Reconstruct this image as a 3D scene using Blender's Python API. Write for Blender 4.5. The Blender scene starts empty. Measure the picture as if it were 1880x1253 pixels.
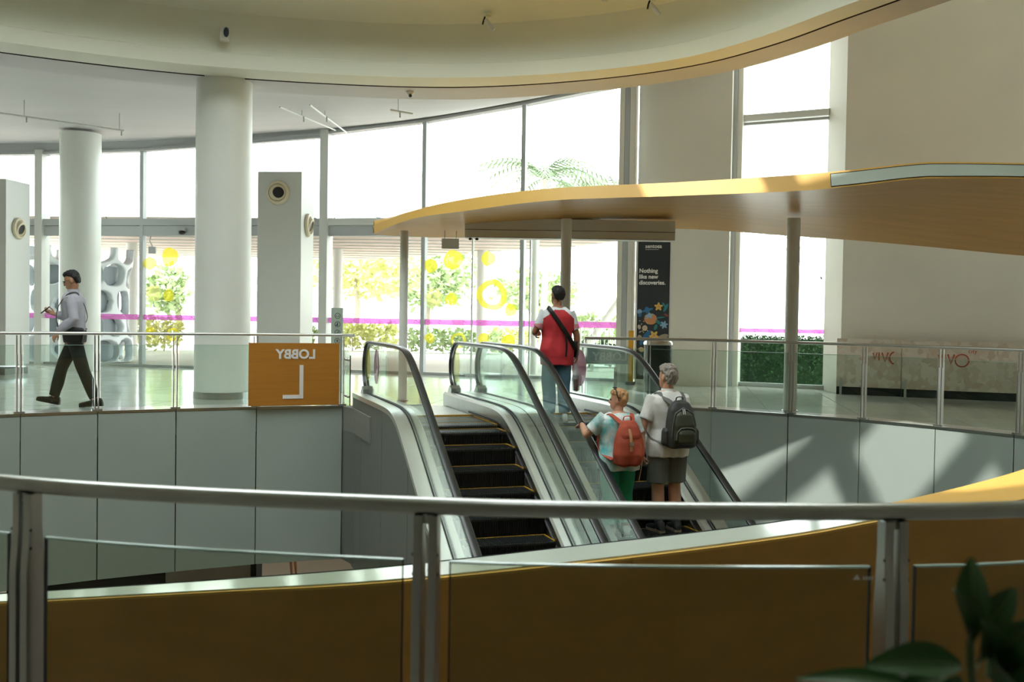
import bpy, bmesh, math, random
from mathutils import Vector, Matrix, noise
random.seed(7)
SC = bpy.context.scene
COL = SC.collection
R = math.radians

# ------------------------------------------------------------------ camera
H_EYE = 1.28
cd = bpy.data.cameras.new('camera'); cam = bpy.data.objects.new('camera', cd); COL.objects.link(cam)
cd.sensor_width = 36.0; cd.lens = 36.0 * 1840 / 1880
cd.clip_start = 0.05; cd.clip_end = 600
_p = math.atan(44.5 / 1840); _r = 0.0157
_fw = Vector((0, math.cos(_p), -math.sin(_p))); _u = Vector((0, math.sin(_p), math.cos(_p))); _x = Vector((1, 0, 0))
_rt = _x * math.cos(_r) + _u * math.sin(_r); _up = _u * math.cos(_r) - _x * math.sin(_r)
_m = Matrix((_rt, _up, -_fw)).transposed().to_4x4(); _m.translation = Vector((0, 0, H_EYE))
cam.matrix_world = _m
cd.dof.use_dof = True; cd.dof.focus_distance = 11.6; cd.dof.aperture_fstop = 4.5
SC.camera = cam

# ------------------------------------------------------------------ light
world = bpy.data.worlds.new('world'); SC.world = world; world.use_nodes = True
bg = world.node_tree.nodes['Background']
bg.inputs[0].default_value = (0.93, 0.975, 1.0, 1); bg.inputs[1].default_value = 7.3
sl = bpy.data.lights.new('sun', 'SUN'); sun = bpy.data.objects.new('sun', sl); COL.objects.link(sun)
sl.energy = 5.5; sl.angle = R(.8); sl.color = (1.0, 0.95, 0.86)
SUN_FROM = Vector((-0.33, -0.53, 0.87)).normalized()
sun.rotation_euler = SUN_FROM.to_track_quat('Z', 'Y').to_euler(); sun.location = (0, 0, 30)
vs = SC.view_settings
vs.view_transform = 'Standard'; vs.look = 'None'; vs.gamma = 1.0; vs.exposure = 0.0; vs.use_curve_mapping = False
cy = SC.cycles
cy.max_bounces = 10; cy.diffuse_bounces = 5; cy.glossy_bounces = 4; cy.transmission_bounces = 6; cy.transparent_max_bounces = 40
cy.use_denoising = True; cy.caustics_reflective = False; cy.caustics_refractive = False; cy.sample_clamp_indirect = 6

# ------------------------------------------------------------------ materials
def lin(h):
    h = h.lstrip('#'); o = []
    for i in (0, 2, 4):
        c = int(h[i:i+2], 16) / 255
        o.append(c / 12.92 if c <= .04045 else ((c + .055) / 1.055) ** 2.4)
    return (*o, 1)
def mat(name, col, rough=.5, metal=0., spec=.5, var=0., vscale=3., bump=0., bscale=30., coat=0., emit=None, estr=0., stretch=None, col2=None):
    m = bpy.data.materials.new(name); m.use_nodes = True
    nt = m.node_tree; b = nt.nodes['Principled BSDF']
    c = lin(col) if isinstance(col, str) else (*col, 1)
    b.inputs['Base Color'].default_value = c; b.inputs['Roughness'].default_value = rough; b.inputs['Metallic'].default_value = metal
    b.inputs['Specular IOR Level'].default_value = spec; b.inputs['Coat Weight'].default_value = coat
    b.inputs['Coat Roughness'].default_value = .08
    if emit:
        b.inputs['Emission Color'].default_value = lin(emit); b.inputs['Emission Strength'].default_value = estr
    if var or bump:
        tc = nt.nodes.new('ShaderNodeTexCoord'); mp = nt.nodes.new('ShaderNodeMapping')
        nt.links.new(tc.outputs['Object'], mp.inputs['Vector'])
        if stretch: mp.inputs['Scale'].default_value = stretch
    if var:
        n = nt.nodes.new('ShaderNodeTexNoise'); n.inputs['Scale'].default_value = vscale; n.inputs['Detail'].default_value = 4
        nt.links.new(mp.outputs[0], n.inputs['Vector'])
        mx = nt.nodes.new('ShaderNodeMix'); mx.data_type = 'RGBA'
        c2 = lin(col2) if col2 else tuple(x * (1 - var) for x in c[:3]) + (1,)
        mx.inputs[6].default_value = c; mx.inputs[7].default_value = c2
        rp = nt.nodes.new('ShaderNodeMapRange'); rp.inputs[1].default_value = .35; rp.inputs[2].default_value = .65
        nt.links.new(n.outputs['Fac'], rp.inputs[0]); nt.links.new(rp.outputs[0], mx.inputs[0]); nt.links.new(mx.outputs[2], b.inputs['Base Color'])
    if bump:
        n2 = nt.nodes.new('ShaderNodeTexNoise'); n2.inputs['Scale'].default_value = bscale; n2.inputs['Detail'].default_value = 3
        nt.links.new(mp.outputs[0], n2.inputs['Vector'])
        bp = nt.nodes.new('ShaderNodeBump'); bp.inputs['Strength'].default_value = bump; bp.inputs['Distance'].default_value = .02
        nt.links.new(n2.outputs['Fac'], bp.inputs['Height']); nt.links.new(bp.outputs[0], b.inputs['Normal'])
    return m
def glass(name, tint, ior=1.45, rough=.01, refl=(.9, .95, .93)):
    m = bpy.data.materials.new(name); m.use_nodes = True; nt = m.node_tree; nt.nodes.clear()
    o = nt.nodes.new('ShaderNodeOutputMaterial'); t = nt.nodes.new('ShaderNodeBsdfTransparent'); g = nt.nodes.new('ShaderNodeBsdfGlossy')
    f0 = ((ior-1)/(ior+1))**2
    lw = nt.nodes.new('ShaderNodeLayerWeight'); lw.inputs[0].default_value = .5; pw = nt.nodes.new('ShaderNodeMath'); pw.operation = 'POWER'; pw.inputs[1].default_value = 5
    fr = nt.nodes.new('ShaderNodeMath'); fr.operation = 'MULTIPLY_ADD'; fr.inputs[1].default_value = 1-f0; fr.inputs[2].default_value = f0
    nt.links.new(lw.outputs['Facing'], pw.inputs[0]); nt.links.new(pw.outputs[0], fr.inputs[0]); mx = nt.nodes.new('ShaderNodeMixShader')
    t.inputs[0].default_value = (*tint, 1); g.inputs[0].default_value = (*refl, 1); g.inputs['Roughness'].default_value = rough
    nt.links.new(fr.outputs[0], mx.inputs[0]); nt.links.new(t.outputs[0], mx.inputs[1]); nt.links.new(g.outputs[0], mx.inputs[2]); nt.links.new(mx.outputs[0], o.inputs[0])
    return m
def film(name, col, fac, refl=.5):
    m = bpy.data.materials.new(name); m.use_nodes = True; nt = m.node_tree; nt.nodes.clear()
    o = nt.nodes.new('ShaderNodeOutputMaterial'); t = nt.nodes.new('ShaderNodeBsdfTransparent'); d = nt.nodes.new('ShaderNodeBsdfTranslucent'); df = nt.nodes.new('ShaderNodeBsdfDiffuse')
    m1 = nt.nodes.new('ShaderNodeMixShader'); m2 = nt.nodes.new('ShaderNodeMixShader')
    c = lin(col)
    for s in (t, d, df): s.inputs[0].default_value = c
    m1.inputs[0].default_value = refl; m2.inputs[0].default_value = fac
    nt.links.new(d.outputs[0], m1.inputs[1]); nt.links.new(df.outputs[0], m1.inputs[2]); nt.links.new(t.outputs[0], m2.inputs[1]); nt.links.new(m1.outputs[0], m2.inputs[2]); nt.links.new(m2.outputs[0], o.inputs[0])
    return m
M = dict(
    wall=mat('painted plaster wall', '#e4e1d6', .7, var=.05, vscale=.8),
    ceil=mat('cream painted ceiling', '#e7ead9', .6, var=.04, vscale=.6),
    soffit=mat('pale grey soffit paint', '#cdcccc', .65, var=.06, vscale=.7, stretch=(.3, 1.5, 1)),
    column=mat('white column paint', '#eaeee8', .38, var=.03, vscale=1.2),
    slot=mat('dark slot', '#3b352f', .8),
    tile=mat('polished pale stone tile', '#e0e2dd', .10, spec=.6, var=.06, vscale=1.4),
    grout=mat('grey grout', '#8f938e', .8),
    steel=mat('brushed stainless steel', '#b9bcb8', .28, 1., var=.08, vscale=9, stretch=(1, 1, .06)),
    steelb=mat('bright satin steel', '#dcdeda', .3, .75),
    alu=mat('grey window aluminium', '#b4b8b9', .45, 0.),
    whitemetal=mat('white powder coated metal', '#d6d8d3', .4, .0),
    panel=mat('grey green metallic cladding', '#b3c2bc', .42, .2, var=.04, vscale=.7),
    joint=mat('black joint', '#151716', .8),
    clad=mat('dark grey escalator cladding', '#848a86', .5, .25, var=.05, vscale=1.2),
    rubber=mat('black handrail rubber', '#23292b', .28, spec=.6),
    black=mat('black plastic', '#141516', .45),
    step=mat('black grooved step metal', '#131415', .5, .3),
    tread=mat('grey grooved tread metal', '#4a5052', .35, .7),
    yellow=mat('yellow safety edge', '#b8902f', .5),
    orange=mat('amber laminate', '#dfa64f', .38, var=.12, vscale=2.0, stretch=(.4, 3, 3), spec=.4),
    ambershade=mat('shaded amber laminate', '#cf9f57', .38, var=.12, vscale=2.0, stretch=(.4, 3, 3), spec=.4),  # same amber as the trim, with its shade put into the colour
    orangelip=mat('amber edge trim', '#e6b860', .35, spec=.5),
    strip=mat('pale green frosted light strip glass', '#c9d6cb', .12, spec=.7, var=.06, vscale=2),
    beam=mat('off white door header', '#e6e7de', .5),
    signor=mat('orange sign panel', '#c0812f', .45, var=.10, vscale=2, stretch=(1, 1, 12)),
    white=mat('white lettering', '#f2f2ee', .5),
    gl=glass('clear facade glass', (.93, .965, .945), 1.35, refl=(.6, .6, .6)),
    glr=glass('green tinted balustrade glass', (.86, .92, .89), 1.33),
    glq=glass('near balustrade glass', (.80, .82, .76), 1.45, refl=(.75, .78, .74)),
    glesc=glass('escalator glass', (.88, .935, .91), 1.4),
    gledge=mat('polished green glass edge', '#a9c7bd', .15, spec=.8),
    pink=film('magenta translucent film', '#eeb0e4', .55),
    pinkw=film('white print on film', '#f6e6f3', .9),
    yfilm=film('yellow translucent film', '#f6ea62', .5),
    yfilm2=film('pale yellow translucent film', '#faf5bb', .35),
    pkfilm=film('pink translucent sticker', '#a8607c', .75),
    dirt=mat('outdoor paving', '#cfcac2', .8, var=.12, vscale=.5),
    leaf=mat('green leaves', '#a9bd86', .6, var=.35, vscale=5),  # paled so the colour itself carries the outdoor glare
    leafy=mat('yellow green leaves', '#d6d891', .6, var=.25, vscale=5),  # outdoor glare is mixed into this pale tone as well
    palm=mat('palm fronds', '#7f9470', .6, var=.25, vscale=5),
    hedge=mat('dark hedge leaves', '#2f5a2c', .6, var=.4, vscale=8),
    pbark=mat('pale palm trunk', '#cfc7b8', .8),
    bark=mat('bark', '#a39786', .8),
    sculp=mat('white glossy resin', '#dde4ea', .3, spec=.6),
    sculpin=mat('grey lining panel', '#9aa2a9', .6),
    pinksoff=mat('blush canopy soffit boards', '#d9c3bb', .6, var=.08, vscale=1.2),
    cream=mat('cream plastic nozzle', '#d8cdb2', .4),
    gasket=mat('black rubber gasket', '#1c2022', .5),
)
# ------------------------------------------------------------------ mesh helpers
def basis(o):
    m = Matrix.LocRotScale(o.location, o.rotation_euler, o.scale)
    return basis(o.parent) @ m if o.parent else m
def finish(o, parent, label=None, cat=None, group=None, kind=None):
    COL.objects.link(o)
    if parent is not None: o.parent = parent
    return tag(o, label, cat, group, kind)
def tag(o, label=None, cat=None, group=None, kind=None):
    if label: o['label'] = label
    if cat: o['category'] = cat
    if group: o['group'] = group
    if kind: o['kind'] = kind
    return o
def empty(name, loc=(0, 0, 0), rz=0., label=None, cat=None, group=None, kind=None, parent=None):
    o = bpy.data.objects.new(name, None); o.location = loc; o.rotation_euler = (0, 0, rz); o.empty_display_size = .1
    return finish(o, parent, label, cat, group, kind)
class MB:
    def __init__(s): s.v = []; s.f = []; s.mi = []
    def add(s, vs, fs, m=0):
        k = len(s.v); s.v += [tuple(map(float, p)) for p in vs]
        for f in fs: s.f.append(tuple(i + k for i in f)); s.mi.append(m)
        return s
    def box(s, c, d, rz=0., m=0, tilt=0.):
        x, y, z = d[0] / 2, d[1] / 2, d[2] / 2
        rot = Matrix.Rotation(rz, 3, 'Z') @ Matrix.Rotation(tilt, 3, 'X')
        vs = [Vector(c) + rot @ Vector((a * x, b * y, e * z)) for a, b, e in ((-1,-1,-1),(1,-1,-1),(1,1,-1),(-1,1,-1),(-1,-1,1),(1,-1,1),(1,1,1),(-1,1,1))]
        return s.add(vs, [(3,2,1,0),(4,5,6,7),(0,1,5,4),(1,2,6,5),(2,3,7,6),(3,0,4,7)], m)
    def prism(s, poly, z0, z1, m=0):
        n = len(poly)
        vs = [(p[0], p[1], z0) for p in poly] + [(p[0], p[1], z1) for p in poly]
        return s.add(vs, [tuple(range(n))[::-1], tuple(range(n, 2*n))] + [(i, (i+1) % n, (i+1) % n + n, i + n) for i in range(n)], m)
    def extr(s, pts, vec, m=0):
        n = len(pts); a = [Vector(p) for p in pts]; b = [p + Vector(vec) for p in a]
        return s.add(a + b, [tuple(range(n))[::-1], tuple(range(n, 2*n))] + [(i, (i+1) % n, (i+1) % n + n, i + n) for i in range(n)], m)
    def loft(s, rings, m=0, cap=True, wrap=True):
        n = len(rings[0]); vs = [p for r in rings for p in r]; fs = []
        for i in range(len(rings) - 1):
            for j in range(n if wrap else n - 1):
                a, b = i*n + j, i*n + (j+1) % n
                fs.append((a, b, b + n, a + n))
        if cap: fs += [tuple(range(n))[::-1], tuple(range((len(rings)-1)*n, len(rings)*n))]
        return s.add(vs, fs, m)
    def tube(s, path, r, n=10, m=0, ry=None, up=None):
        P = [Vector(p) for p in path]; rr = r if isinstance(r, (list, tuple)) else [r] * len(P); rings = []
        T = [(P[min(i+1, len(P)-1)] - P[max(i-1, 0)]).normalized() for i in range(len(P))]
        u = Vector(up) if up else (Vector((0, 0, 1)) if abs(T[0].z) < .9 else Vector((1, 0, 0)))
        a = (u - T[0] * u.dot(T[0])).normalized()
        for i, p in enumerate(P):
            if up: a = (Vector(up) - T[i] * Vector(up).dot(T[i])).normalized()
            else: a = (a - T[i] * a.dot(T[i])).normalized()
            b = T[i].cross(a)
            q = (ry[i] if isinstance(ry, (list, tuple)) else ry) if ry else rr[i]
            rings.append([p + a * rr[i] * math.cos(2*math.pi*k/n) + b * q * math.sin(2*math.pi*k/n) for k in range(n)])
        return s.loft(rings, m)
    def cyl(s, c, r, z0, z1, n=32, m=0, r2=None):
        r2 = r if r2 is None else r2
        return s.loft([[(c[0] + q*math.cos(2*math.pi*k/n), c[1] + q*math.sin(2*math.pi*k/n), z) for k in range(n)] for q, z in ((r, z0), (r2, z1))], m)
    def lathe(s, prof, c=(0, 0, 0), n=24, m=0, mtx=None):
        mtx = mtx or Matrix.Translation(c)
        return s.loft([[mtx @ Vector((q*math.cos(2*math.pi*k/n), q*math.sin(2*math.pi*k/n), z)) for k in range(n)] for q, z in prof], m, cap=True)
    def ball(s, c, r, n=10, m=0, sc=(1, 1, 1)):
        rings = []
        for i in range(1, n):
            a = math.pi * i / n
            rings.append([(c[0] + r*sc[0]*math.sin(a)*math.cos(2*math.pi*k/(2*n)), c[1] + r*sc[1]*math.sin(a)*math.sin(2*math.pi*k/(2*n)), c[2] - r*sc[2]*math.cos(a)) for k in range(2*n)])
        return s.loft(rings, m)
    def build(s, name, mats, parent=None, smooth=False, world=True, label=None, cat=None, group=None, kind=None, angle=.7, bevel=0.):
        me = bpy.data.meshes.new(name)
        vs = s.v
        if parent is not None and world:
            inv = basis(parent).inverted(); vs = [tuple(inv @ Vector(p)) for p in vs]
        me.from_pydata(vs, [], s.f)
        for mm in (mats if isinstance(mats, (list, tuple)) else [mats]): me.materials.append(mm)
        if any(s.mi): me.polygons.foreach_set('material_index', s.mi)
        bm = bmesh.new(); bm.from_mesh(me); bmesh.ops.recalc_face_normals(bm, faces=bm.faces)
        if bevel: bmesh.ops.bevel(bm, geom=[e for e in bm.edges if e.is_manifold and e.calc_face_angle(0) > .5], offset=bevel, segments=2, affect='EDGES', profile=.6)
        bm.to_mesh(me); bm.free()
        if smooth:
            me.shade_smooth(); me.set_sharp_from_angle(angle=angle)
        me.update()
        return finish(bpy.data.objects.new(name, me), parent, label, cat, group, kind)
def text_mesh(txt, size, mtx, extrude=.004, bold=0., align='LEFT', sx=1., spacing=1.):
    cu = bpy.data.curves.new('t', 'FONT'); cu.body = txt; cu.size = size; cu.extrude = extrude; cu.offset = bold; cu.align_x = align; cu.space_character = spacing; cu.resolution_u = 3
    o = bpy.data.objects.new('t', cu); COL.objects.link(o)
    dg = bpy.context.evaluated_depsgraph_get(); me = bpy.data.meshes.new_from_object(o.evaluated_get(dg))
    COL.objects.unlink(o); bpy.data.objects.remove(o)
    b = MB(); b.add([mtx @ Vector((v.co.x * sx, v.co.y, v.co.z)) for v in me.vertices], [tuple(p.vertices) for p in me.polygons])
    bpy.data.meshes.remove(me)
    return b
def frame_mtx(o, ax, up):
    """matrix whose local x runs along ax, local y along up, origin o"""
    ax = Vector(ax).normalized(); up = Vector(up).normalized(); n = ax.cross(up)
    m = Matrix((ax, up, n)).transposed().to_4x4(); m.translation = Vector(o); return m
def catmull(P, n=8):
    P = [Vector(p) for p in P]; Q = [2*P[0] - P[1]] + P + [2*P[-1] - P[-2]]; out = []
    for i in range(1, len(Q) - 2):
        for k in range(n):
            t = k / n; a, b, c, d = Q[i-1], Q[i], Q[i+1], Q[i+2]
            out.append(.5 * ((2*b) + (c-a)*t + (2*a-5*b+4*c-d)*t*t + (3*b-a-3*c+d)*t**3))
    return out + [P[-1]]
def copy_tree(o, parent=None):
    c = o.copy(); COL.objects.link(c); c.parent = parent
    for ch in list(o.children): copy_tree(ch, c)
    return c
# ------------------------------------------------------------------ plan curves of the atrium
SLAB_L = [(-7.9, 10.2), (-7.25, 11.0), (-6.6, 11.66), (-6.0, 12.22), (-5.25, 12.70), (-4.41, 13.16), (-3.47, 13.62), (-2.36, 14.0)]
SLAB_R = [(2.0, 14.62), (2.90, 14.43), (3.83, 13.78), (4.62, 13.20), (5.29, 12.42), (5.87, 11.62), (6.32, 10.8), (6.68, 9.9)]
LAND = [(-2.14, 13.62), (-1.77, 12.52), (1.32, 13.58), (0.97, 14.62)]
FAC = [(-17.0, 24.3), (-11.0, 23.43), (-8.47, 22.95), (-4.15, 22.21), (-1.92, 21.62), (0.2, 20.97), (2.2, 20.27), (4.36, 19.67), (5.85, 18.85)]
WALLR = [(5.86, 17.85), (8.45, 16.75), (12.5, 15.2)]
# floor slab and tiles
poly = SLAB_L + LAND + SLAB_R + [(13.0, 9.0), (13.0, 15.4)] + WALLR[::-1][1:] + [(5.86, 18.85)] + FAC[::-1][1:] + [(-17.0, 10.2)]
fl = MB().prism(poly, -.34, -.006).build('floor', M['grout'], kind='structure')
tag(fl, 'polished pale stone lobby floor behind the glass railings')
def inpoly(p, P):
    c = False
    for i in range(len(P)):
        a, b = P[i], P[i-1]
        if (a[1] > p[1]) != (b[1] > p[1]) and p[0] < (b[0]-a[0]) * (p[1]-a[1]) / (b[1]-a[1]) + a[0]: c = not c
    return c
def clip(P, a, b):
    """keep the part of polygon P left of a->b"""
    out = []
    sd = lambda p: (b[0]-a[0])*(p[1]-a[1]) - (b[1]-a[1])*(p[0]-a[0])
    for i in range(len(P)):
        p, q = P[i], P[(i+1) % len(P)]; s1, s2 = sd(p), sd(q)
        if s1 >= 0: out.append(p)
        if s1 * s2 < 0:
            t = s1 / (s1 - s2); out.append((p[0] + t*(q[0]-p[0]), p[1] + t*(q[1]-p[1])))
    return out
edge = SLAB_L + SLAB_R
voidp = SLAB_L + [(-2.36, 14.0), (2.0, 14.62)] + SLAB_R + [(6.7, 0), (-8, 0)]
outer = [(-17, 10.2), (-17, 24.3)] + FAC[1:] + [(5.86, 17.85)] + WALLR[1:] + [(13, 15.4), (13, 0), (-17, 0)]
T = 1.2; ca, sa = math.cos(-.17), math.sin(-.17)
tl = 0; shared = {}
for i in range(-16, 14):
    for j in range(7, 24):
        q = [((i+a)*T, (j+b)*T) for a, b in ((.004, .004), (.996, .004), (.996, .996), (.004, .996))]
        q = [(x*ca - y*sa, x*sa + y*ca) for x, y in q]
        ins = [inpoly(p, voidp) for p in q]
        if all(ins) or not any(inpoly(p, outer) for p in q): continue
        cut = False
        E_ = SLAB_L + [(2.0, 14.62)] + SLAB_R[1:]
        if any(ins):
            cx, cyy = sum(p[0] for p in q)/4, sum(p[1] for p in q)/4
            k = min(range(len(E_)-1), key=lambda k: (((E_[k][0]+E_[k+1][0])/2-cx)**2 + ((E_[k][1]+E_[k+1][1])/2-cyy)**2))
            q = clip(q, E_[k], E_[k+1]); cut = True
        for a, b in list(zip(FAC, FAC[1:])) + list(zip(WALLR, WALLR[1:])):
            if min(p[0] for p in q) < b[0] and max(p[0] for p in q) > a[0]:
                if any(not inpoly(p, outer) for p in q):
                    q = clip(q, b, a); cut = True
                    if len(q) < 3: break
        if len(q) < 3: continue
        cx, cyy = sum(p[0] for p in q)/len(q), sum(p[1] for p in q)/len(q)
        if cut or 'm' not in shared:
            o = MB().prism([(p[0]-cx, p[1]-cyy) for p in q], -.006, 0).build('tile', M['tile'])
            if not cut: shared['m'] = o.data
        else:
            o = finish(bpy.data.objects.new('tile', shared['m']), None)
        o.location = (cx, cyy, 0); o.parent = fl; tl += 1
# slab edge cladding, one panel at a time
def fascia(name, pts, zb, label):
    root = empty(name, (pts[len(pts)//2][0], pts[len(pts)//2][1], 0), kind='structure', label=label)
    MB().loft([[(x, y, zb), (x, y, -.01)] for x, y in pts], wrap=False, cap=False).build('backing', M['joint'], root)
    for (a, b) in zip(pts, pts[1:]):
        a, b = Vector((*a, 0)), Vector((*b, 0)); t = (b-a).normalized(); n = Vector((t.y, -t.x, 0))
        p, q = a + t*.008, b - t*.008
        MB().extr([p + Vector((0, 0, zb)), q + Vector((0, 0, zb)), q + Vector((0, 0, -.035)), p + Vector((0, 0, -.035))], n*.03).build('panel', M['panel'], root)
        MB().extr([p + Vector((0, 0, -.03)), q + Vector((0, 0, -.03)), q + Vector((0, 0, .004)), p + Vector((0, 0, .004))], n*.035).build('edge_trim', M['steel'], root)
    return root
fascia('wall_slab_edge', SLAB_L, -2.15, 'grey green panelled slab edge left of the escalators')
fascia('wall_slab_edge_far', SLAB_R, -2.15, 'grey green panelled slab edge right of the escalators with sun patches')
MB().prism([(x, y+.02) for x, y in SLAB_L] + [(-2.1, 22), (-9, 22)], -.5, -.4).build('ceiling_lower', M['soffit'], kind='structure')
# glass balustrades at the edge
def railing(name, pts, label, endcap=None, skip=(), zt=.985):
    root = empty(name, (pts[0][0], pts[0][1], 0), label=label, cat='railing')
    inset = []
    for i, p in enumerate(pts):
        a = Vector((*pts[max(i-1, 0)], 0)); b = Vector((*pts[min(i+1, len(pts)-1)], 0)); t = (b-a).normalized(); inset.append(Vector((*p, 0)) + Vector((-t.y, t.x, 0))*.07)
    top = catmull([p + Vector((0, 0, zt)) for p in inset], 5)
    if endcap: top = top + [Vector(endcap)]
    MB().tube(top, .021, 10).build('top_rail', M['steelb'], root, smooth=True)
    for i, p in enumerate(inset):
        t = (inset[min(i+1, len(inset)-1)] - inset[max(i-1, 0)]).normalized(); n = Vector((-t.y, t.x, 0)); rz = math.atan2(t.y, t.x)
        for s in (-1, 1):
            b = MB(); b.box(p + t*s*.022 + Vector((0, 0, .36)), (.012, .06, .74), rz); b.box(p + t*s*.022 + n*.012 + Vector((0, 0, .84)), (.012, .035, .24), rz)
            b.build('post', M['steel'], root)
        MB().box(p + Vector((0, 0, .01)), (.12, .10, .02), rz).build('base_plate', M['steel'], root)
    for i in range(len(inset)-1):
        if i in skip: continue
        a, b = inset[i], inset[i+1]; t = (b-a).normalized(); c = (a+b)/2; L = (b-a).length - .10
        g = MB().box(c + Vector((0, 0, .435)), (L, .012, .80), math.atan2(t.y, t.x)).build('glass_panel', M['glr'], root)
        MB().box(c + Vector((0, 0, .838)), (L, .013, .006), math.atan2(t.y, t.x)).build('glass_edge', M['gledge'], g)
    return root
railL = railing('glass_railing', SLAB_L[1:], 'steel and glass railing at the lobby edge left of the escalators', endcap=(-2.2, 13.92, .985))
railR = railing('glass_railing', [(1.06, 14.62), (2.0, 14.60)] + SLAB_R[1:], 'steel and glass railing at the lobby edge right of the escalators')

# ------------------------------------------------------------------ ring bulkhead and ceilings
RIN = catmull([(-11.2, 7.0, 0), (-10.2, 9.4, 0), (-8.6, 11.5, 0), (-6.61, 12.9, 0), (-4.54, 13.93, 0), (-2.4, 14.42, 0), (-.69, 14.45, 0), (.9, 14.0, 0), (2.09, 13.27, 0), (2.85, 12.3, 0), (3.4, 11.2, 0), (3.95, 10.0, 0), (4.4, 8.6, 0), (4.7, 6.6, 0), (4.7, 4.5, 0)], 6)
RN = []
for i, p in enumerate(RIN):
    t = (RIN[min(i+1, len(RIN)-1)] - RIN[max(i-1, 0)]).normalized(); RN.append(Vector((-t.y, t.x, 0)))
def off(d, z): return [tuple(p + n*d + Vector((0, 0, z))) for p, n in zip(RIN, RN)]
def wid(i):   # soffit narrows towards the right
    x = RIN[i].x; return 1.45 if x < -1 else max(.85, 1.45 - (x+1)*.14)
def offv(k, z): return [tuple(p + n*wid(i)*k + Vector((0, 0, z))) for i, (p, n) in enumerate(zip(RIN, RN))]
def band(name, rows, m, label=None, smooth=True):
    o = MB().loft([list(c) for c in zip(*rows)], wrap=False, cap=False).build(name, m, kind='structure', smooth=smooth, angle=.5)
    return tag(o, label)
ZR = 4.70
band('ceiling_bulkhead', [off(-1.0, 5.62), off(-.6, 5.60), off(-.25, 5.56), off(-.04, 5.45), off(.05, 5.2), off(.06, 4.93), off(0, 4.90), off(0, ZR), offv(.40, ZR)], M['ceil'], 'curved cream bulkhead ring hanging over the atrium edge')
band('ceiling_bulkhead_slot', [offv(.40, ZR+.0), offv(.40, ZR+.06), offv(.45, ZR+.06), offv(.45, ZR)], M['slot'], 'dark narrow slot running along the ring soffit', smooth=False)
band('ceiling_ring', [offv(.45, ZR), offv(1.0, ZR), offv(1.01, ZR+.14)], M['soffit'], 'pale outer soffit band of the curved ring')
# grey ceiling between the ring and the window wall: ruled surface
HEAD = {0: 5.14, 1: 5.14, 2: 5.16, 3: 5.36, 4: 5.53, 5: 5.80, 6: 6.12, 7: 6.6, 8: 7.0}
fac_top = catmull([(*FAC[i], HEAD[i]) for i in range(9)], 6)
def ring_at(u):
    P = offv(.98, ZR + .13); k = u * (len(P)-1); i = min(int(k), len(P)-2); return Vector(P[i]).lerp(Vector(P[i+1]), k-i)
rows = []
n = len(fac_top)
for i, p in enumerate(fac_top):
    q = ring_at(.12 + .76 * i/(n-1))
    rows.append([tuple(q.lerp(p, k/6)) for k in range(7)])
MB().loft(rows, wrap=False, cap=False).build('ceiling', M['soffit'], smooth=True, kind='structure', label='pale grey sloping soffit between ring and window wall')
# roof with skylight high over the atrium
ROOF = 9.0
SKY = (-.9, 3.7, 4.7, 9.6)   # x0 x1 y0 y1
FR = (-7.5, SKY[0]-.25, 5.0, 11.8)   # unseen frosted glazing, added to brighten the hall
frost = film('added frosted fill glass', '#eef3f0', .98, .15)
fs_ = empty('ceiling_fill_skylight', (0, 6, ROOF), kind='structure')
for i in range(5):
    for j in range(6):
        w, h = (FR[1]-FR[0])/5, (FR[3]-FR[2])/6
        MB().add([(FR[0]+w*(i+a), FR[2]+h*(j+c), ROOF+.1) for a, c in ((.03, .03), (.97, .03), (.97, .97), (.03, .97))], [(0, 1, 2, 3)]).build('pane', frost, fs_)
        MB().box((FR[0]+w*i, FR[2]+h*(j+.5), ROOF+.1), (.12, h, .2)).build('glazing_bar', M['whitemetal'], fs_)
    for j in range(7): MB().box((FR[0]+w*(i+.5), FR[2]+h*j, ROOF+.1), (w, .12, .2)).build('glazing_bar', M['whitemetal'], fs_)
for i in range(4):  # unseen frosted strip, added to light the right wall
    for j in range(1):
        MB().add([(6 + 1.5*(i+a), 9.5 + 1.7*(j+c), ROOF+.1) for a, c in ((.04, .04), (.96, .04), (.96, .96), (.04, .96))], [(0, 1, 2, 3)]).build('pane', frost, fs_)
    for j in range(2): MB().box((6.75 + 1.5*i, 9.5 + 1.7*j, ROOF+.1), (1.5, .12, .2)).build('glazing_bar', M['whitemetal'], fs_)
b = MB()
for x0, x1, y0, y1 in ((-17, FR[0], -8, 26), (FR[0], FR[1], -8, FR[2]), (FR[0], FR[1], FR[3], 26), (FR[1], SKY[0], -8, 26), (SKY[1], 6, -8, 26), (6, 12, -8, 9.5), (6, 12, 11.2, 26), (12, 14, -8, 26), (SKY[0], SKY[1], 1.3, SKY[2]), (SKY[0], SKY[1], -8, .15), (.7, SKY[1], .15, 1.3), (SKY[0], SKY[1], SKY[3], 26)):
    b.box(((x0+x1)/2, (y0+y1)/2, ROOF+.15), (x1-x0, y1-y0, .3))
b.build('ceiling_roof', M['ceil'], kind='structure')
bmr = empty('trim_skylight_beams', (1.4, 7, ROOF), kind='structure')
for y in (4.85, 6.25, 7.65, 9.05): MB().box((1.4, y, ROOF+.1), (4.6, .26, .3)).build('beam', M['whitemetal'], bmr)
for x in (.75, 2.3): MB().box((x, 7.1, ROOF+.1), (.30, 4.9, .28)).build('beam', M['whitemetal'], bmr)
MB().box((0, -3.6, 3.2), (10, 8.6, .2)).build('ceiling_shade_block', M['ceil'], kind='structure')  # unseen low ceiling, added to shade the ribbon front
band('wall_upper_ring', [off(-1.0, 5.62), off(-1.0, ROOF)], M['ceil'])
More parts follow.
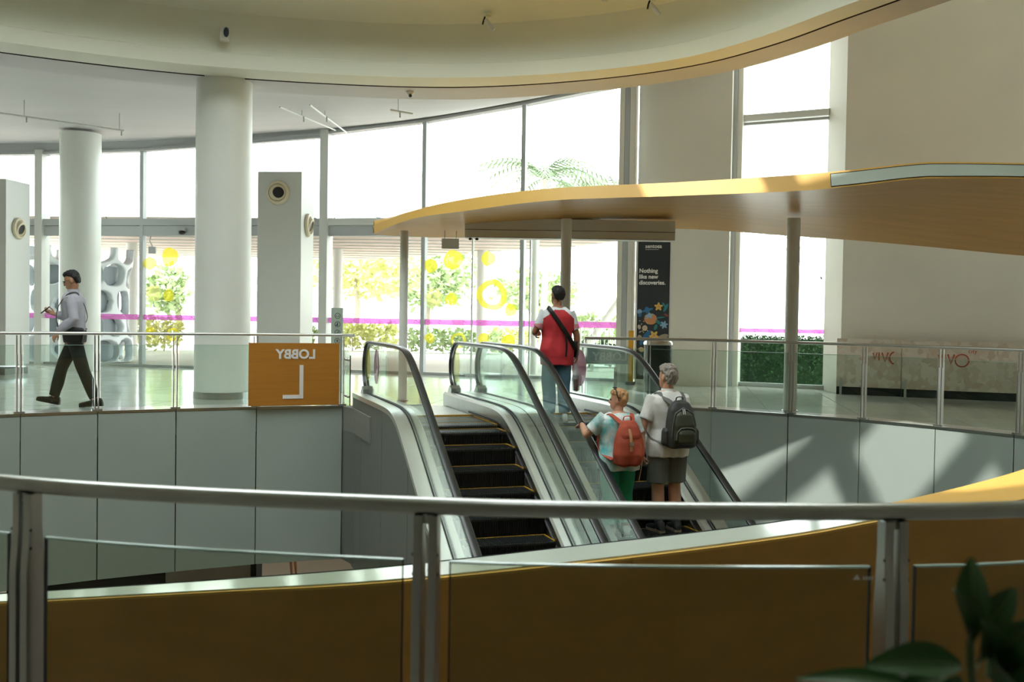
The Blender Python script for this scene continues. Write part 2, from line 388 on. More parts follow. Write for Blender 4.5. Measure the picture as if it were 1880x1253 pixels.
# outer walls that close the hall behind and beside the camera
MB().box((-1.5, -8.0, 2), (31, .3, 15)).build('wall_back', mat('back wall toned for bounce light', '#b9b1a5', .7), kind='structure')  # unseen wall, colour darkened to cut bounce onto the ribbon
MB().box((-17.1, 8.2, 2), (.3, 32.5, 15)).build('wall_left', M['wall'], kind='structure')
MB().box((13.6, 3.5, 2), (.3, 23.5, 15)).build('wall_right_side', M['wall'], kind='structure')
# right hand wall behind the hoardings
b = MB(); b.loft([[(x, y, -.3), (x, y, 8.9), (x+.1, y+.3, 8.9), (x+.1, y+.3, -.3)] for x, y in WALLR])
b.build('wall_right', M['wall'], kind='structure', label='tall plain cream wall above the hoardings')
MB().box((5.93, 18.35, 4.0), (.14, 1.0, 9.0), -.0).build('wall_return', M['wall'], kind='structure')
# pier with the banner, rounded left edge
A = Vector((2.46, 20.02, 0)); Bp = Vector((4.22, 19.50, 0)); t = (Bp-A).normalized(); n = Vector((t.y, -t.x, 0))
prof = []
for k in range(13):
    a = math.pi * (1 - k/12 * .5); prof.append(A + t*.75 + t*.75*math.cos(a) + n*.42*math.sin(a) - n*.02)
prof += [Bp + n*.40, Bp - n*.5, A - n*.5]
MB().prism([(p.x, p.y) for p in prof], -.02, 8.5).build('wall_pier', M['wall'], smooth=True, kind='structure', angle=.4, label='broad cream wall pier with rounded left edge')
# columns
def column(name, x, y, r, z1, label, skirt=True):
    root = empty(name, (x, y, 0), label=label, cat='column')
    MB().cyl((x, y), r, 0, z1, 48).build('shaft', M['column'], root, smooth=True)
    if skirt: MB().cyl((x, y), r+.012, 0, .10, 48).build('base_ring', M['steel'], root, smooth=True)
column('round_column', -4.33, 14.98, .405, ZR+.1, 'thick white round column with steel base ring behind the lobby sign')
column('round_column', -9.17, 21.25, .41, 5.0, 'white round column behind the walking man', False)
def slim(x, y, r, z1, label):
    root = empty('canopy_post', (x, y, 0), label=label, cat='post', group='slim posts under the amber canopy')
    MB().cyl((x, y), r, 0, z1, 24).build('shaft', M['column'], root, smooth=True)
    MB().cyl((x, y), r+.02, 0, .015, 24).build('base_flange', M['steel'], root, smooth=True)
slim(3.97, 14.25, .092, 2.74, 'slim white post under the amber canopy by the right railing')
slim(-1.62, 14.9, .064, 2.53, 'thinnest white post under the left tip of the amber canopy')
slim(.79, 15.06, .08, 2.76, 'slim white post in front of the door header box')
# ------------------------------------------------------------------ window wall
def along(a, b, u, z=0.): return Vector((a[0] + (b[0]-a[0])*u, a[1] + (b[1]-a[1])*u, z))
def bar(b, p, q, w, dpt, m=0):
    p, q = Vector(p), Vector(q); d = (q-p); t = Vector((d.x, d.y, 0)).normalized(); n = Vector((-t.y, t.x, 0)); up = Vector((0, 0, 1))
    ring = lambda c: [c - n*dpt/2 - up*w/2, c + n*dpt/2 - up*w/2, c + n*dpt/2 + up*w/2, c - n*dpt/2 + up*w/2]
    b.loft([ring(p), ring(q)], m)
def vert(b, x, y, z0, z1, w, dpt, rz, m=0): b.box((x, y, (z0+z1)/2), (w, dpt, z1-z0), rz, m)
bays = [(0, 1, 'window_1'), (1, 2, 'window_2'), (2, 3, 'window_3'), (3, 4, 'window_4'), (4, 5, 'window_5'), (5, 6, 'window_6')]
HGT = {0: 4.88, 1: 4.88, 2: 4.92, 3: 5.23, 4: 5.42, 5: 5.68, 6: 5.97}
WIN = {}
for i, j, nm in bays:
    a, b_ = FAC[i], FAC[j]; rz = math.atan2(b_[1]-a[1], b_[0]-a[0])
    root = empty(nm, (*a, 0), kind='structure', label='tall glazed bay of the window wall'); WIN[nm] = (root, a, b_)
    pu = MB(); pu.extr([(*a, 3.38), (*b_, 3.38), (*b_, HGT[j]), (*a, HGT[i])], (0, .012, 0)); pu.build('pane', M['gl'], root)
    pl = MB(); pl.extr([(*a, .04), (*b_, .04), (*b_, 3.0), (*a, 3.0)], (0, .012, 0)); pl.build('pane', M['gl'], root)
    b = MB(); bar(b, (*a, (HGT[i]+HEAD[i])/2), (*b_, (HGT[j]+HEAD[j])/2), .26 if i < 3 else .13, .16); b.build('header', M['alu'], root)
    b = MB(); bar(b, (*a, HGT[i]+.02), (*b_, HGT[j]+.02), .05, .24); b.build('header_lip', M['alu'], root)
    b = MB(); bar(b, (*a, 3.305), (*b_, 3.305), .15, .22); b.build('transom', M['whitemetal'] if i > 2 else M['alu'], root)
    b = MB(); bar(b, (*a, 3.11), (*b_, 3.11), .22, .14); b.build('door_track_box', M['alu'], root)
    b = MB(); bar(b, (*a, .03), (*b_, .03), .06, .14); b.build('sill', M['alu'], root)
    if i in (1, 3): w, mm, dp = .19, M['whitemetal'], .30
    else: w, mm, dp = .085, M['alu'], .16
    if i:
        b = MB(); vert(b, a[0], a[1], 0, HGT[i]+.1, w, dp, rz); b.build('mullion', mm, root)
        if i == 3: pass
# magenta band and dots
def band_film(root, a, b_, z0, z1):
    d = Vector((b_[0]-a[0], b_[1]-a[1], 0)); L = d.length; t = d.normalized(); n = Vector((t.y, -t.x, 0))*.012
    f = MB().extr([Vector((*a, z0))+n, Vector((*b_, z0))+n, Vector((*b_, z1))+n, Vector((*a, z1))+n], n*.15).build('film_band', M['pink'], root)
    k = int(L/.27); zc = (z0+z1)/2
    for i in range(k):
        c = Vector((*a, zc)) + t*(i+.5)*L/k + n*1.3; q = MB()
        q.tube([c + t*.03*math.cos(w) - t*.03 + Vector((0, 0, .03*math.sin(w))) for w in [x*math.pi/6 for x in range(11)]], .006, 4)
        q.tube([c + t*(.005+.015*w) + Vector((0, 0, -.02 + .02*(w % 2))) for w in range(6)], .005, 4)
        q.build('white_mark', M['pinkw'], f)
for nm in ('window_1', 'window_2', 'window_3', 'window_4', 'window_5', 'window_6'):
    band_film(*WIN[nm], 1.08, 1.20)
def dot(nm, x, z, r, m, ring=0., squash=1.):
    root, a, b_ = WIN[nm]; d = Vector((b_[0]-a[0], b_[1]-a[1], 0)).normalized(); n = Vector((d.y, -d.x, 0))
    u = (x - a[0]) / (b_[0]-a[0]); c = along(a, b_, u, z) + n*.014; N = 28
    pt = lambda q, k: c + d*q*math.cos(2*math.pi*k/N)*(1+.06*math.sin(2*math.pi*k/N*2+x*9)) + Vector((0, 0, q*squash*math.sin(2*math.pi*k/N)*(1+.07*math.cos(2*math.pi*k/N*3+z*5))))
    q = MB()
    if ring: q.loft([[pt(r, k) for k in range(N)], [pt(r*ring, k) for k in range(N)]], cap=False)
    else: q.add([pt(r, k) for k in range(N)], [tuple(range(N))])
    q.build('dot_sticker', m, root)
Yf, Yp = M['yfilm'], M['yfilm2']
for x, z, r, m, rg in ((-8.28, 2.37, .15, Yf, 0), (-7.8, 2.52, .21, Yf, 0), (-8.19, 1.69, .19, Yp, 0), (-7.83, 1.64, .14, Yf, 0), (-8.27, .81, .11, Yf, 0), (-7.73, .76, .15, Yf, .6)): dot('window_3', x, z, r, m, rg)
for x, z, r, m, rg in ((-1.76, 2.35, .145, Yf, 0), (-1.27, 2.48, .21, Yf, 0), (-.52, 2.5, .155, Yf, 0), (-.05, 2.4, .10, Yp, 0), (-1.68, 1.65, .20, Yp, 0), (-1.31, 1.63, .135, Yf, 0), (-.44, 1.73, .33, Yf, .62), (-.03, 1.42, .135, Yf, 0), (-1.77, .79, .11, Yf, 0), (-1.14, .76, .165, Yf, .66), (-.6, .81, .12, Yf, 0), (-.08, .75, .155, Yf, 0)): dot('window_5', x, z, r, m, rg)
for nm, us in (('window_5', (.5,)), ('window_6', (.08,))):       # sliding door stiles
    root, a, b_ = WIN[nm]
    for u in us:
        p = along(a, b_, u); b = MB(); vert(b, p.x, p.y, 0, 3.0, .03, .05, -.3); b.build('door_stile', M['whitemetal'], root)
# jamb left of pier and tall window right of pier
root = empty('window_7', (2.2, 20.27, 0), kind='structure', label='steel jamb between the doors and the pier')
for dx, w, mm in ((.0, .10, 'wall'), (.10, .10, 'alu'), (.2, .10, 'wall')):
    b = MB(); vert(b, 2.18+dx, 20.24-dx*.3, 0, 6.6, w, .34, -.3); b.build('jamb', M[mm], root)
root = empty('window_8', (4.36, 19.67, 0), kind='structure', label='tall window between the pier and the plain wall'); a, b_ = (4.38, 19.62), (5.88, 18.84); WIN['window_8'] = (root, a, b_)
MB().extr([(*a, .05), (*b_, .05), (*b_, 8.0), (*a, 8.0)], (0, .012, 0)).build('pane', M['gl'], root)
b = MB(); bar(b, (*a, 5.20), (*b_, 5.20), .12, .16); b.build('transom', M['whitemetal'], root)
b = MB(); bar(b, (*a, 5.09), (*b_, 5.09), .05, .10); b.build('transom_gasket', M['alu'], root)
b = MB(); vert(b, 4.27, 19.55, 0, 8, .11, .3, -.4); b.build('mullion', M['alu'], root)
b = MB(); vert(b, 4.38, 19.55, 0, 8, .11, .3, -.4); b.build('jamb', M['wall'], root)
b = MB(); bar(b, (*a, .04), (*b_, .04), .08, .14); b.build('sill', M['alu'], root)
band_film(root, a, b_, 1.05, 1.13)
# ------------------------------------------------------------------ escalators (local x across, y uphill, comb line at y = 0)
TH = .3285; EM = .61; EPITCH = .32; ELOW = -7.4
def soft(v, v0, k=.16):
    a = (v0 - v)/k
    return -EM*k*(a if a > 30 else math.log1p(math.exp(a)))
zstep = lambda v: soft(v, -1.32, .12)
zdeck = lambda v: .20 + soft(v, -1.28, .16)
zrail = lambda v: .905 + soft(v, -1.17, .16)
V_ = [1.42 - .12*k for k in range(int((1.42-ELOW)/.12)+1)]
def escalator(sc, label, left_clad, right_clad):
    loc = Vector((sc*math.cos(TH) - 12.35*math.sin(TH), sc*math.sin(TH) + 12.35*math.cos(TH), 0))
    root = empty('escalator', loc, TH, label, 'escalator', 'pair of escalators')
    B = lambda b, name, m, parent=root, **k: b.build(name, M[m] if isinstance(m, str) else m, parent, world=False, **k)
    for s in (-1, 1):
        u = s*.62
        # handrail loop
        path = []
        for k in range(13):
            a = R(-62 + 152*k/12); path.append((u, 1.10 + .34*math.cos(a), .565 + .34*math.sin(a)))
        v = 1.0
        while v > ELOW: path.append((u, v, zrail(v))); v -= .09 if v > -2 else .4
        prof = [(-.040, -.008), (-.040, .012), (-.026, .022), (.026, .022), (.040, .012), (.040, -.008), (.026, -.014), (-.026, -.014)]
        rings = []
        for i, p in enumerate(path):
            p0, p1 = Vector(path[max(i-1, 0)]), Vector(path[min(i+1, len(path)-1)]); t = (p1-p0).normalized(); nn = Vector((1, 0, 0)).cross(t)
            nn = -nn
            rings.append([Vector(p) + Vector((x, 0, 0)) + nn*(z) for x, z in prof])
        hr = B(MB().loft(rings), 'handrail', 'rubber', smooth=True, angle=.9)
        B(MB().tube([(u, p[1], p[2]-.0) for p in [(q[0], q[1] - .022*math.cos(R(-62+152*i/12)) if i < 13 else q[1], q[2] - (.022*math.sin(R(-62+152*i/12)) if i < 13 else .022)) for i, q in enumerate(path)]], .012, 6), 'rail_track', 'steel', hr, smooth=True)
        # glass
        breaks = [1.40, .30, -.75, -2.1, -3.5, -4.9, -6.3, ELOW+.1]
        for g0, g1 in zip(breaks, breaks[1:]):
            vv = [g0 - .004 + (g1 + .008 - g0)*k/14 for k in range(15)]
            top = []
            for v in vv:
                if v > 1.08:
                    q = min(.335, v-1.10) if v > 1.10 else 0; top.append((v, .565 + math.sqrt(max(0, .335**2 - q*q)) - .015))
                else: top.append((v, zrail(v) - .02))
            bot = [(v, max(zdeck(v), .20 if v < 1.08 else .565 - math.sqrt(max(0, .335**2 - min(.335, v-1.10)**2)) if v > 1.10 else .2) + .005 if v > 1.08 else zdeck(v)+.004) for v in vv]
            pts = [(u-.006, v, z) for v, z in top] + [(u-.006, v, z) for v, z in bot[::-1]]
            m = MB(); n = len(vv)
            for x in (0, .012): m.add([(u-.006+x, v, z) for v, z in top] + [(u-.006+x, v, z) for v, z in bot], [(i, i+1, n+i+1, n+i) for i in range(n-1)])
            gp = B(m, 'glass_panel', 'glesc')
        # deck, gasket, skirt
        inn, out = s*.50, s*.80
        wide = out if ((s < 0 and left_clad) or (s > 0 and right_clad)) else s*.805
        m = MB(); m.loft([[(inn, v, zdeck(v)-.03), (inn + s*.02, v, zdeck(v)), (wide, v, zdeck(v)), (wide, v, zdeck(v)-.06)] for v in V_], cap=True); dk = B(m, 'deck', 'steelb', smooth=True, angle=.5)
        for e in (-1, 1):
            m = MB(); m.loft([[(u + e*.016-.007, v, zdeck(v)-.002), (u + e*.016-.007, v, zdeck(v)+.012), (u + e*.016+.007, v, zdeck(v)+.012), (u + e*.016+.007, v, zdeck(v)-.002)] for v in V_ if v < 1.3]); B(m, 'gasket', 'gasket', dk)
        m = MB(); m.loft([[(inn, v, zstep(v)-.12), (inn, v, zdeck(v)-.03), (inn + s*.03, v, zdeck(v)-.03), (inn + s*.03, v, zstep(v)-.12)] for v in V_]); B(m, 'skirt', 'steel', smooth=True, angle=.5)
        m = MB(); m.loft([[(inn - s*.0, v, zstep(v)+.035), (inn - s*.018, v, zstep(v)+.03), (inn - s*.018, v, zstep(v)+.05), (inn, v, zstep(v)+.055)] for v in V_ if v < .12]); B(m, 'skirt_brush', 'black', smooth=False)
        # newel end cap that the handrail runs into
        B(MB().extr([(u-.07, 1.22, .03), (u-.07, 1.42, .03), (u-.07, 1.44, .14), (u-.07, 1.27, .30), (u-.07, 1.18, .26)], (.14, 0, 0)), 'newel_cap', 'steel')
        clad = (left_clad if s < 0 else right_clad)
        if clad:
            x = s*.79
            brk = [1.44, .75, -.6, -2.0, -3.4, -5.0, ELOW]
            for k, (g0, g1) in enumerate(zip(brk, brk[1:])):
                vv = [g0 - .006 + (g1-g0+.012)*q/8 for q in range(9)]
                zl = lambda v: max(-2.2, -6) if v > -.2 else -2.2 + EM*(v+.2) if v < -.2 else -2.2
                m = MB(); m.loft([[(x, v, zl(v) if v > -.2 else min(zl(v), zstep(v)-.95)), (x, v, zdeck(v)-.05), (x - s*.02, v, zdeck(v)-.05), (x - s*.02, v, zl(v) if v > -.2 else min(zl(v), zstep(v)-.95))] for v in vv]); B(m, 'cladding_panel', 'clad')
    # soffit below
    m = MB(); m.loft([[(-.77, v, min(zstep(v)-.9, -.9)), (.77, v, min(zstep(v)-.9, -.9)), (.77, v, min(zstep(v)-.85, -.85)), (-.77, v, min(zstep(v)-.85, -.85))] for v in V_]); B(m, 'truss_soffit', 'clad')
    # landing
    B(MB().box((0, .74, -.004), (.99, 1.36, .02)), 'landing_plate', 'steel')
    lp = root.children[-1] if False else None
    for k in range(22): pass
    m = MB()
    for k in range(26): m.box((-.47 + k*.0376, .74, .008), (.014, 1.30, .005))
    B(m, 'landing_ribs', 'steelb')
    B(MB().box((0, .03, .004), (.98, .07, .016)), 'comb_plate', 'yellow')
    # steps
    first = None; k = 0; v = .14
    while v - EPITCH > ELOW:
        z = zstep(v - EPITCH/2) - (.03 if v > .1 else 0)
        if first is None:
            m = MB(); m.box((0, -EPITCH/2, -.012), (.985, EPITCH-.004, .024), 0, 1)
            for q in range(41): m.box((-.48 + q*.024, -EPITCH/2, .004), (.010, EPITCH-.03, .010), 0, 1)
            # curved riser with cleats below the nose
            for q in range(41): m.box((-.48 + q*.024, -EPITCH+.006, -.11), (.011, .012, .20))
            m.box((0, -EPITCH+.016, -.12), (.985, .012, .22))
            st = B(m, 'step', [M['step'], M['tread']]); first = st
            m = MB(); m.box((0, -.012, .006), (.96, .010, .012)); m.box((.476, -EPITCH/2, .006), (.02, EPITCH-.02, .013)); m.box((-.476, -EPITCH/2, .006), (.02, EPITCH-.02, .013))
            ye = B(m, 'edge_marking', 'yellow', st); first_e = ye
            st.location = (0, v, z)
        else:
            st = first.copy(); COL.objects.link(st); st.parent = root; st.location = (0, v, z)
            e = first_e.copy(); COL.objects.link(e); e.parent = st
        v -= EPITCH; k += 1
    return root
e1 = escalator(3.176, 'empty escalator on the left with black steps and yellow edges', True, False)
e2 = escalator(4.802, 'escalator on the right carrying the couple with backpacks', False, True)
def esc_pt(s, t, z=0.): return Vector((s*math.cos(TH) - t*math.sin(TH), s*math.sin(TH) + t*math.cos(TH), z))
# stickers on the balustrade glass near the newels
def oval(root, u, v, z, rv, rz, m, name):
    N = 28; x = u - .0085
    MB().add([(x, v + rv*math.cos(2*math.pi*k/N), z + rz*math.sin(2*math.pi*k/N)) for k in range(N)], [tuple(range(N))]).build(name, m, root, world=False)
oval(e1, -.615, .62, .60, .17, .23, M['pkfilm'], 'pink_sticker')
oval(e1, -.615, 1.20, .60, .16, .22, M['yfilm'], 'yellow_sticker')
oval(e1, .625, 1.18, .58, .18, .24, M['yfilm2'], 'yellow_sticker')
oval(e2, .625, .62, .58, .26, .26, M['pkfilm'], 'pink_sticker')
# ------------------------------------------------------------------ amber canopy
NB = catmull([(-2.03, 14.66, 2.47), (-1.42, 13.98, 2.62), (-.67, 13.4, 2.68), (.464, 12.6, 2.745), (1.92, 12.0, 2.753), (3.43, 11.6, 2.797), (4.47, 11.4, 2.905), (4.85, 11.32, 2.915), (5.67, 11.2, 2.909), (6.9, 10.9, 2.85), (8.2, 10.4, 2.75)], 6)
NT = catmull([(-2.05, 14.66, 2.585), (-1.43, 14.0, 2.73), (-.67, 13.45, 2.843), (.464, 12.65, 2.904), (1.92, 12.05, 2.922), (3.43, 11.66, 2.993), (4.48, 11.46, 3.095), (4.87, 11.38, 3.108), (5.69, 11.26, 3.09), (6.95, 10.96, 3.03), (8.25, 10.46, 2.93)], 6)
FB = catmull([(-2.08, 14.9, 2.47), (-1.70, 15.55, 2.50), (-.82, 16.15, 2.54), (.6, 16.5, 2.66), (2.6, 16.4, 2.76), (4.25, 15.7, 2.615), (5.3, 15.4, 2.53), (6.24, 15.2, 2.441), (7.63, 15.0, 2.311), (9.0, 14.7, 2.2), (10.4, 14.2, 2.1)], 6)
canopy = empty('amber_canopy', (0.8, 14.5, 0), label='long sweeping amber canopy over the escalators', cat='canopy')
def cross(i):
    a, b = NB[i], FB[i]; pts = [a.lerp(b, k/8) + Vector((0, 0, (.11*min(1, max(.15, (a.x+2.1)/1.2)))*math.sin(math.pi*k/8))) for k in range(9)]
    return pts
rows = [cross(i) for i in range(len(NB))]
MB().loft(rows, wrap=False, cap=False).build('soffit', M['ambershade'], canopy, smooth=True)
MB().loft([[NB[i], NT[i], NT[i] + Vector((0, .10, .01))] for i in range(len(NB))], wrap=False, cap=False).build('fascia', M['orangelip'], canopy, smooth=True, angle=.5)
MB().loft([[NT[i] + Vector((0, .10, .01))] + [NT[i].lerp(FB[i] + Vector((0, 0, .12)), k/6) + Vector((0, .1*(1-k/6), .02+.06*math.sin(math.pi*k/6))) for k in range(1, 7)] + [FB[i]] for i in range(len(NB))], wrap=False, cap=False).build('top_skin', M['orangelip'], canopy, smooth=True)
k0 = 31
def fpt(i, w): return NB[i].lerp(NT[i], w) + Vector((-.0, -.008, 0))
MB().loft([[fpt(i, .14) , fpt(i, .86), fpt(i, .86) + Vector((0, .006, 0)), fpt(i, .14) + Vector((0, .006, 0))] for i in range(k0, len(NB))]).build('light_strip', M['strip'], canopy, smooth=True, angle=.5)
MB().loft([[fpt(i, .10) , fpt(i, .90), fpt(i, .90) + Vector((0, .007, 0)), fpt(i, .10) + Vector((0, .007, 0))] for i in range(k0, len(NB))]).v
q = MB()
for w in (.12, .88): q.tube([fpt(i, w) for i in range(k0, len(NB))], .004, 4)
q.tube([fpt(k0, .12), fpt(k0, .88)], .004, 4); q.build('strip_gasket', M['joint'], canopy)
# ------------------------------------------------------------------ door header box and sign under the canopy
hb = empty('door_header_box', (-.7, 15.3, 2.47), label='long off white door header box under the canopy', cat='door header')
MB().box((.855, 15.42, 2.625), (3.2, .30, .30), .0).build('body', M['beam'], hb, bevel=.008)
MB().box((.855, 15.26, 2.485), (3.18, .02, .02), .0).build('lower_lip', M['whitemetal'], hb)
MB().box((.855, 15.266, 2.60), (3.2, .01, .006)).build('groove', M['slot'], hb)
sg = empty('hanging_sign', (-.98, 15.6, 2.3), label='blank grey hanging sign by the left end of the door header', cat='sign')
MB().box((-.98, 15.6, 2.40), (.27, .04, .16)).build('panel', M['whitemetal'], sg, bevel=.004)
for s in (-1, 1): MB().tube([(-.98 + s*.09, 15.6, 2.48), (-.98 + s*.09, 15.6, 2.60)], .006, 6).build('hanger', M['alu'], sg)
# ------------------------------------------------------------------ near ribbon
RF = catmull([(-4.6, 5.9, -.52), (-3.5, 5.3, -.34), (-2.551, 5.0, -.213), (-1.361, 4.75, -.066), (-.588, 4.62, .023), (.285, 4.6, .128), (.94, 4.7, .191), (1.446, 4.8, .244), (1.825, 4.9, .292), (2.655, 5.15, .37), (3.6, 5.6, .52), (4.5, 6.3, .74)], 6)
RB = catmull([(-4.8, 6.1, -.53), (-3.65, 5.5, -.35), (-2.653, 5.2, -.222), (-1.433, 5.0, -.074), (-.628, 4.92, .022), (.28, 4.95, .130), (1.0, 5.05, .200), (1.448, 5.2, .232), (1.95, 5.42, .262), (3.0, 6.0, .372), (4.0, 6.6, .56), (4.9, 7.3, .80)], 6)
rib = empty('amber_ribbon', (0, 4.8, -.9), label='curved amber ribbon parapet with pale glass strip crossing the foreground', cat='parapet')
n = len(RF)
dn = Vector((0, .12, -1.15))
MB().loft([[RF[i], RF[i] + dn*.25 + Vector((0, -.02, 0)), RF[i] + dn*.6, RF[i] + dn] for i in range(n)], wrap=False, cap=False).build('front_face', M['ambershade'], rib, smooth=True)
MB().loft([[RF[i], RF[i] + Vector((0, 0, .012)), RF[i].lerp(RB[i], .12) + Vector((0, 0, .012)), RF[i].lerp(RB[i], .5) + Vector((0, 0, .010)), RF[i].lerp(RB[i], .9) + Vector((0, 0, .012)), RB[i] + Vector((0, 0, .012)), RB[i], RB[i] + Vector((0, .02, -.5)), RB[i] + Vector((0, -.05, -1.15))] for i in range(n)], wrap=False, cap=False).build('top_skin', M['orangelip'], rib, smooth=True, angle=.6)
ks = 50
MB().loft([[RF[i].lerp(RB[i], a) + Vector((0, 0, z)) for a, z in ((.08, .010), (.08, .020), (.86, .020), (.86, .010))] for i in range(0, ks)]).build('light_strip', M['strip'], rib, smooth=True, angle=.5)
q = MB(); q.tube([RF[i].lerp(RB[i], .87) + Vector((0, 0, .02)) for i in range(0, ks)], .004, 4); q.build('strip_gasket', M['joint'], rib)
# ------------------------------------------------------------------ near railing
NR = catmull([(-2.9, 3.35, .84), (-2.05, 2.84, .84), (-1.28, 2.53, .84), (-.80, 2.40, .84), (-.19, 2.31, .84), (.10, 2.29, .84), (.46, 2.295, .84), (.89, 2.325, .84), (1.27, 2.40, .84), (2.0, 2.68, .84), (2.7, 3.1, .84)], 8)
nr = empty('near_railing', (0, 2.3, -.22), label='blurred steel and glass railing closest to the camera', cat='railing')
MB().tube(NR, .0205, 16).build('top_rail', M['steel'], nr, smooth=True)
def nr_at(x):
    for a, b in zip(NR, NR[1:]):
        if a.x <= x <= b.x: return a.lerp(b, (x-a.x)/(b.x-a.x)), (b-a).normalized()
posts = [-2.25, -1.21, -.19, .895, 1.95]
for x in posts:
    p, t = nr_at(x); nn = Vector((-t.y, t.x, 0)); rz = math.atan2(t.y, t.x)
    for s in (-1, 1):
        c = p + t*s*.0175; q = MB()
        prof = [(-.020, .80), (.020, .80), (.020, .72), (.030, .60), (.030, -.22), (-.030, -.22), (-.030, .60), (-.020, .72)]
        q.extr([c - t*.011 + nn*a + Vector((0, 0, z-.84)) + Vector((0, 0, .02)) for a, z in prof], t*.022)
        po = q.build('post', M['steel'], nr, bevel=.002)
        for z in (.73, .685):
            k = c - nn*.0195 + Vector((0, 0, z-.84)); MB().tube([k + t*s*.0112 , k + t*s*.013], .004, 8).build('bolt', M['black'], po)
    MB().tube([p - Vector((0, 0, .04)), p - Vector((0, 0, .018))], .014, 8).build('rail_bracket', M['steel'], nr, smooth=True)
for x0, x1 in zip(posts, posts[1:]):
    q = MB(); N = 8; pts = [nr_at(x0 + .055 + (x1-x0-.11)*k/N)[0] for k in range(N+1)]
    q.loft([[(p.x, p.y-.006, -.18), (p.x, p.y-.006, .712), (p.x, p.y+.006, .712), (p.x, p.y+.006, -.18)] for p in pts]); g = q.build('glass_panel', M['glq'], nr)
    MB().loft([[(p.x, p.y-.0062, .709), (p.x, p.y-.0062, .7135), (p.x, p.y+.0062, .7135), (p.x, p.y+.0062, .709)] for p in pts]).build('glass_edge', M['gledge'], g)
    for e in (0, N): MB().box((pts[e].x, pts[e].y, .27), (.003, .014, .885), 0).build('edge_gasket', M['joint'], g)
    if x0 == -.19:
        p = nr_at(.81)[0]; q = MB(); o = Vector((p.x - .012, p.y - .0075, .683))
        q.add([o, o + Vector((.018, 0, 0)), o + Vector((.010, 0, .013))], [(0, 1, 2)])
        for i in range(4): q.box(o + Vector((.026 + i*.0065, 0, .004)), (.004, .0005, .008))
        q.build('etched_mark', M['whitemetal'], g)
MB().prism([(-5, -7.9), (5, -7.9), (5, 4)] + [(2.7, 3.1), (1.27, 2.44), (.1, 2.33), (-1.28, 2.57), (-2.9, 3.39), (-5, 4.6)], -.5, -.22).build('floor_near', mat('dark near floor', '#7c776e', .3), kind='structure')
# short return closing the slab edge against the escalator side
rp = MB().extr([(-2.36, 14.0, -2.15), (-2.10, 13.58, -2.15), (-2.10, 13.58, -.02), (-2.36, 14.0, -.02)], (.03, .02, 0)).build('wall_return_panel', M['clad'], kind='structure')
# ------------------------------------------------------------------ lobby sign seen from behind
a, b_ = Vector((-3.55, 13.50, 0)), Vector((-2.40, 13.92, 0)); t = (b_-a).normalized(); n = Vector((t.y, -t.x, 0))
sgn = empty('lobby_sign', (-3.0, 13.7, 0), label='orange LOBBY L sign panel on the left railing, lettering mirrored', cat='sign')
o = a + n*.02
W = (b_-a).length
MB().extr([o + Vector((0, 0, .02)), o + t*W + Vector((0, 0, .02)), o + t*W + Vector((0, 0, .875)), o + Vector((0, 0, .875))], n*.02).build('panel', M['signor'], sgn, bevel=.004)
mt = frame_mtx(o + t*(W*.73) + n*.024 + Vector((0, 0, .665)), -t, (0, 0, 1))
text_mesh('LOBBY', .175, mt, .003, .006).build('lettering', M['white'], sgn)
c = o + t*(W*.575) + n*.0215
MB().box(c + Vector((0, 0, .345)) + n*.003, (.052, .006, .46), math.atan2(t.y, t.x)).build('letter_stroke', M['white'], sgn)
MB().box(c - t*.125 + Vector((0, 0, .141)) + n*.003, (.25, .006, .052), math.atan2(t.y, t.x)).build('letter_stroke', M['white'], sgn)
gp = empty('glass_gate_panel', (-2.28, 13.9, 0), label='small glass side panel with steel clamps beside the left escalator', cat='glass panel')
MB().extr([(-2.34, 13.97, .04), (-2.19, 13.55, .04), (-2.19, 13.55, .72), (-2.34, 13.97, .86)], (.012, .004, 0)).build('pane', M['glr'], gp)
MB().extr([(-2.19, 13.55, .04), (-2.185, 13.535, .04), (-2.185, 13.535, .72), (-2.19, 13.55, .72)], (.012, .004, 0)).build('edge', M['joint'], gp)
for z in (.16, .66):
    q = MB(); q.tube([(-2.32, 13.90, z), (-2.22, 13.63, z+.0)], .010, 6); q.ball((-2.22, 13.62, z), .022, 6); q.ball((-2.28, 13.78, z), .022, 6); q.build('clamp', M['steelb'], gp, smooth=True)
# second mirrored lobby lettering on glass behind the right escalator
a = Vector((1.10, 14.93, 0)); t = Vector((1, 0, 0)); n = Vector((t.y, -t.x, 0))
s2 = empty('glass_lobby_sign', (1.4, 14.7, 0), label='clear glass sign with pale mirrored LOBBY lettering behind the right escalator', cat='sign')
MB().extr([a + Vector((0, 0, .03)), a + t*.66 + Vector((0, 0, .03)), a + t*.66 + Vector((0, 0, .86)), a + Vector((0, 0, .86))], n*.010).build('pane', M['glr'], s2)
MB().extr([a + n*.012 + Vector((0, 0, .60)), a + t*.63 + n*.012 + Vector((0, 0, .60)), a + t*.63 + n*.012 + Vector((0, 0, .84)), a + n*.012 + Vector((0, 0, .84))], n*.002).build('frosted_band', film('frosted film', '#8fa39a', .7), s2)
text_mesh('LOBBY', .17, frame_mtx(a + t*.62 + n*.018 + Vector((0, 0, .655)), -t, (0, 0, 1)), .002, .005).build('lettering', M['white'], s2)
MB().box(a + t*.45 + n*.014 + Vector((0, 0, .32)), (.05, .006, .46), math.atan2(t.y, t.x)).build('letter_stroke', M['white'], s2)
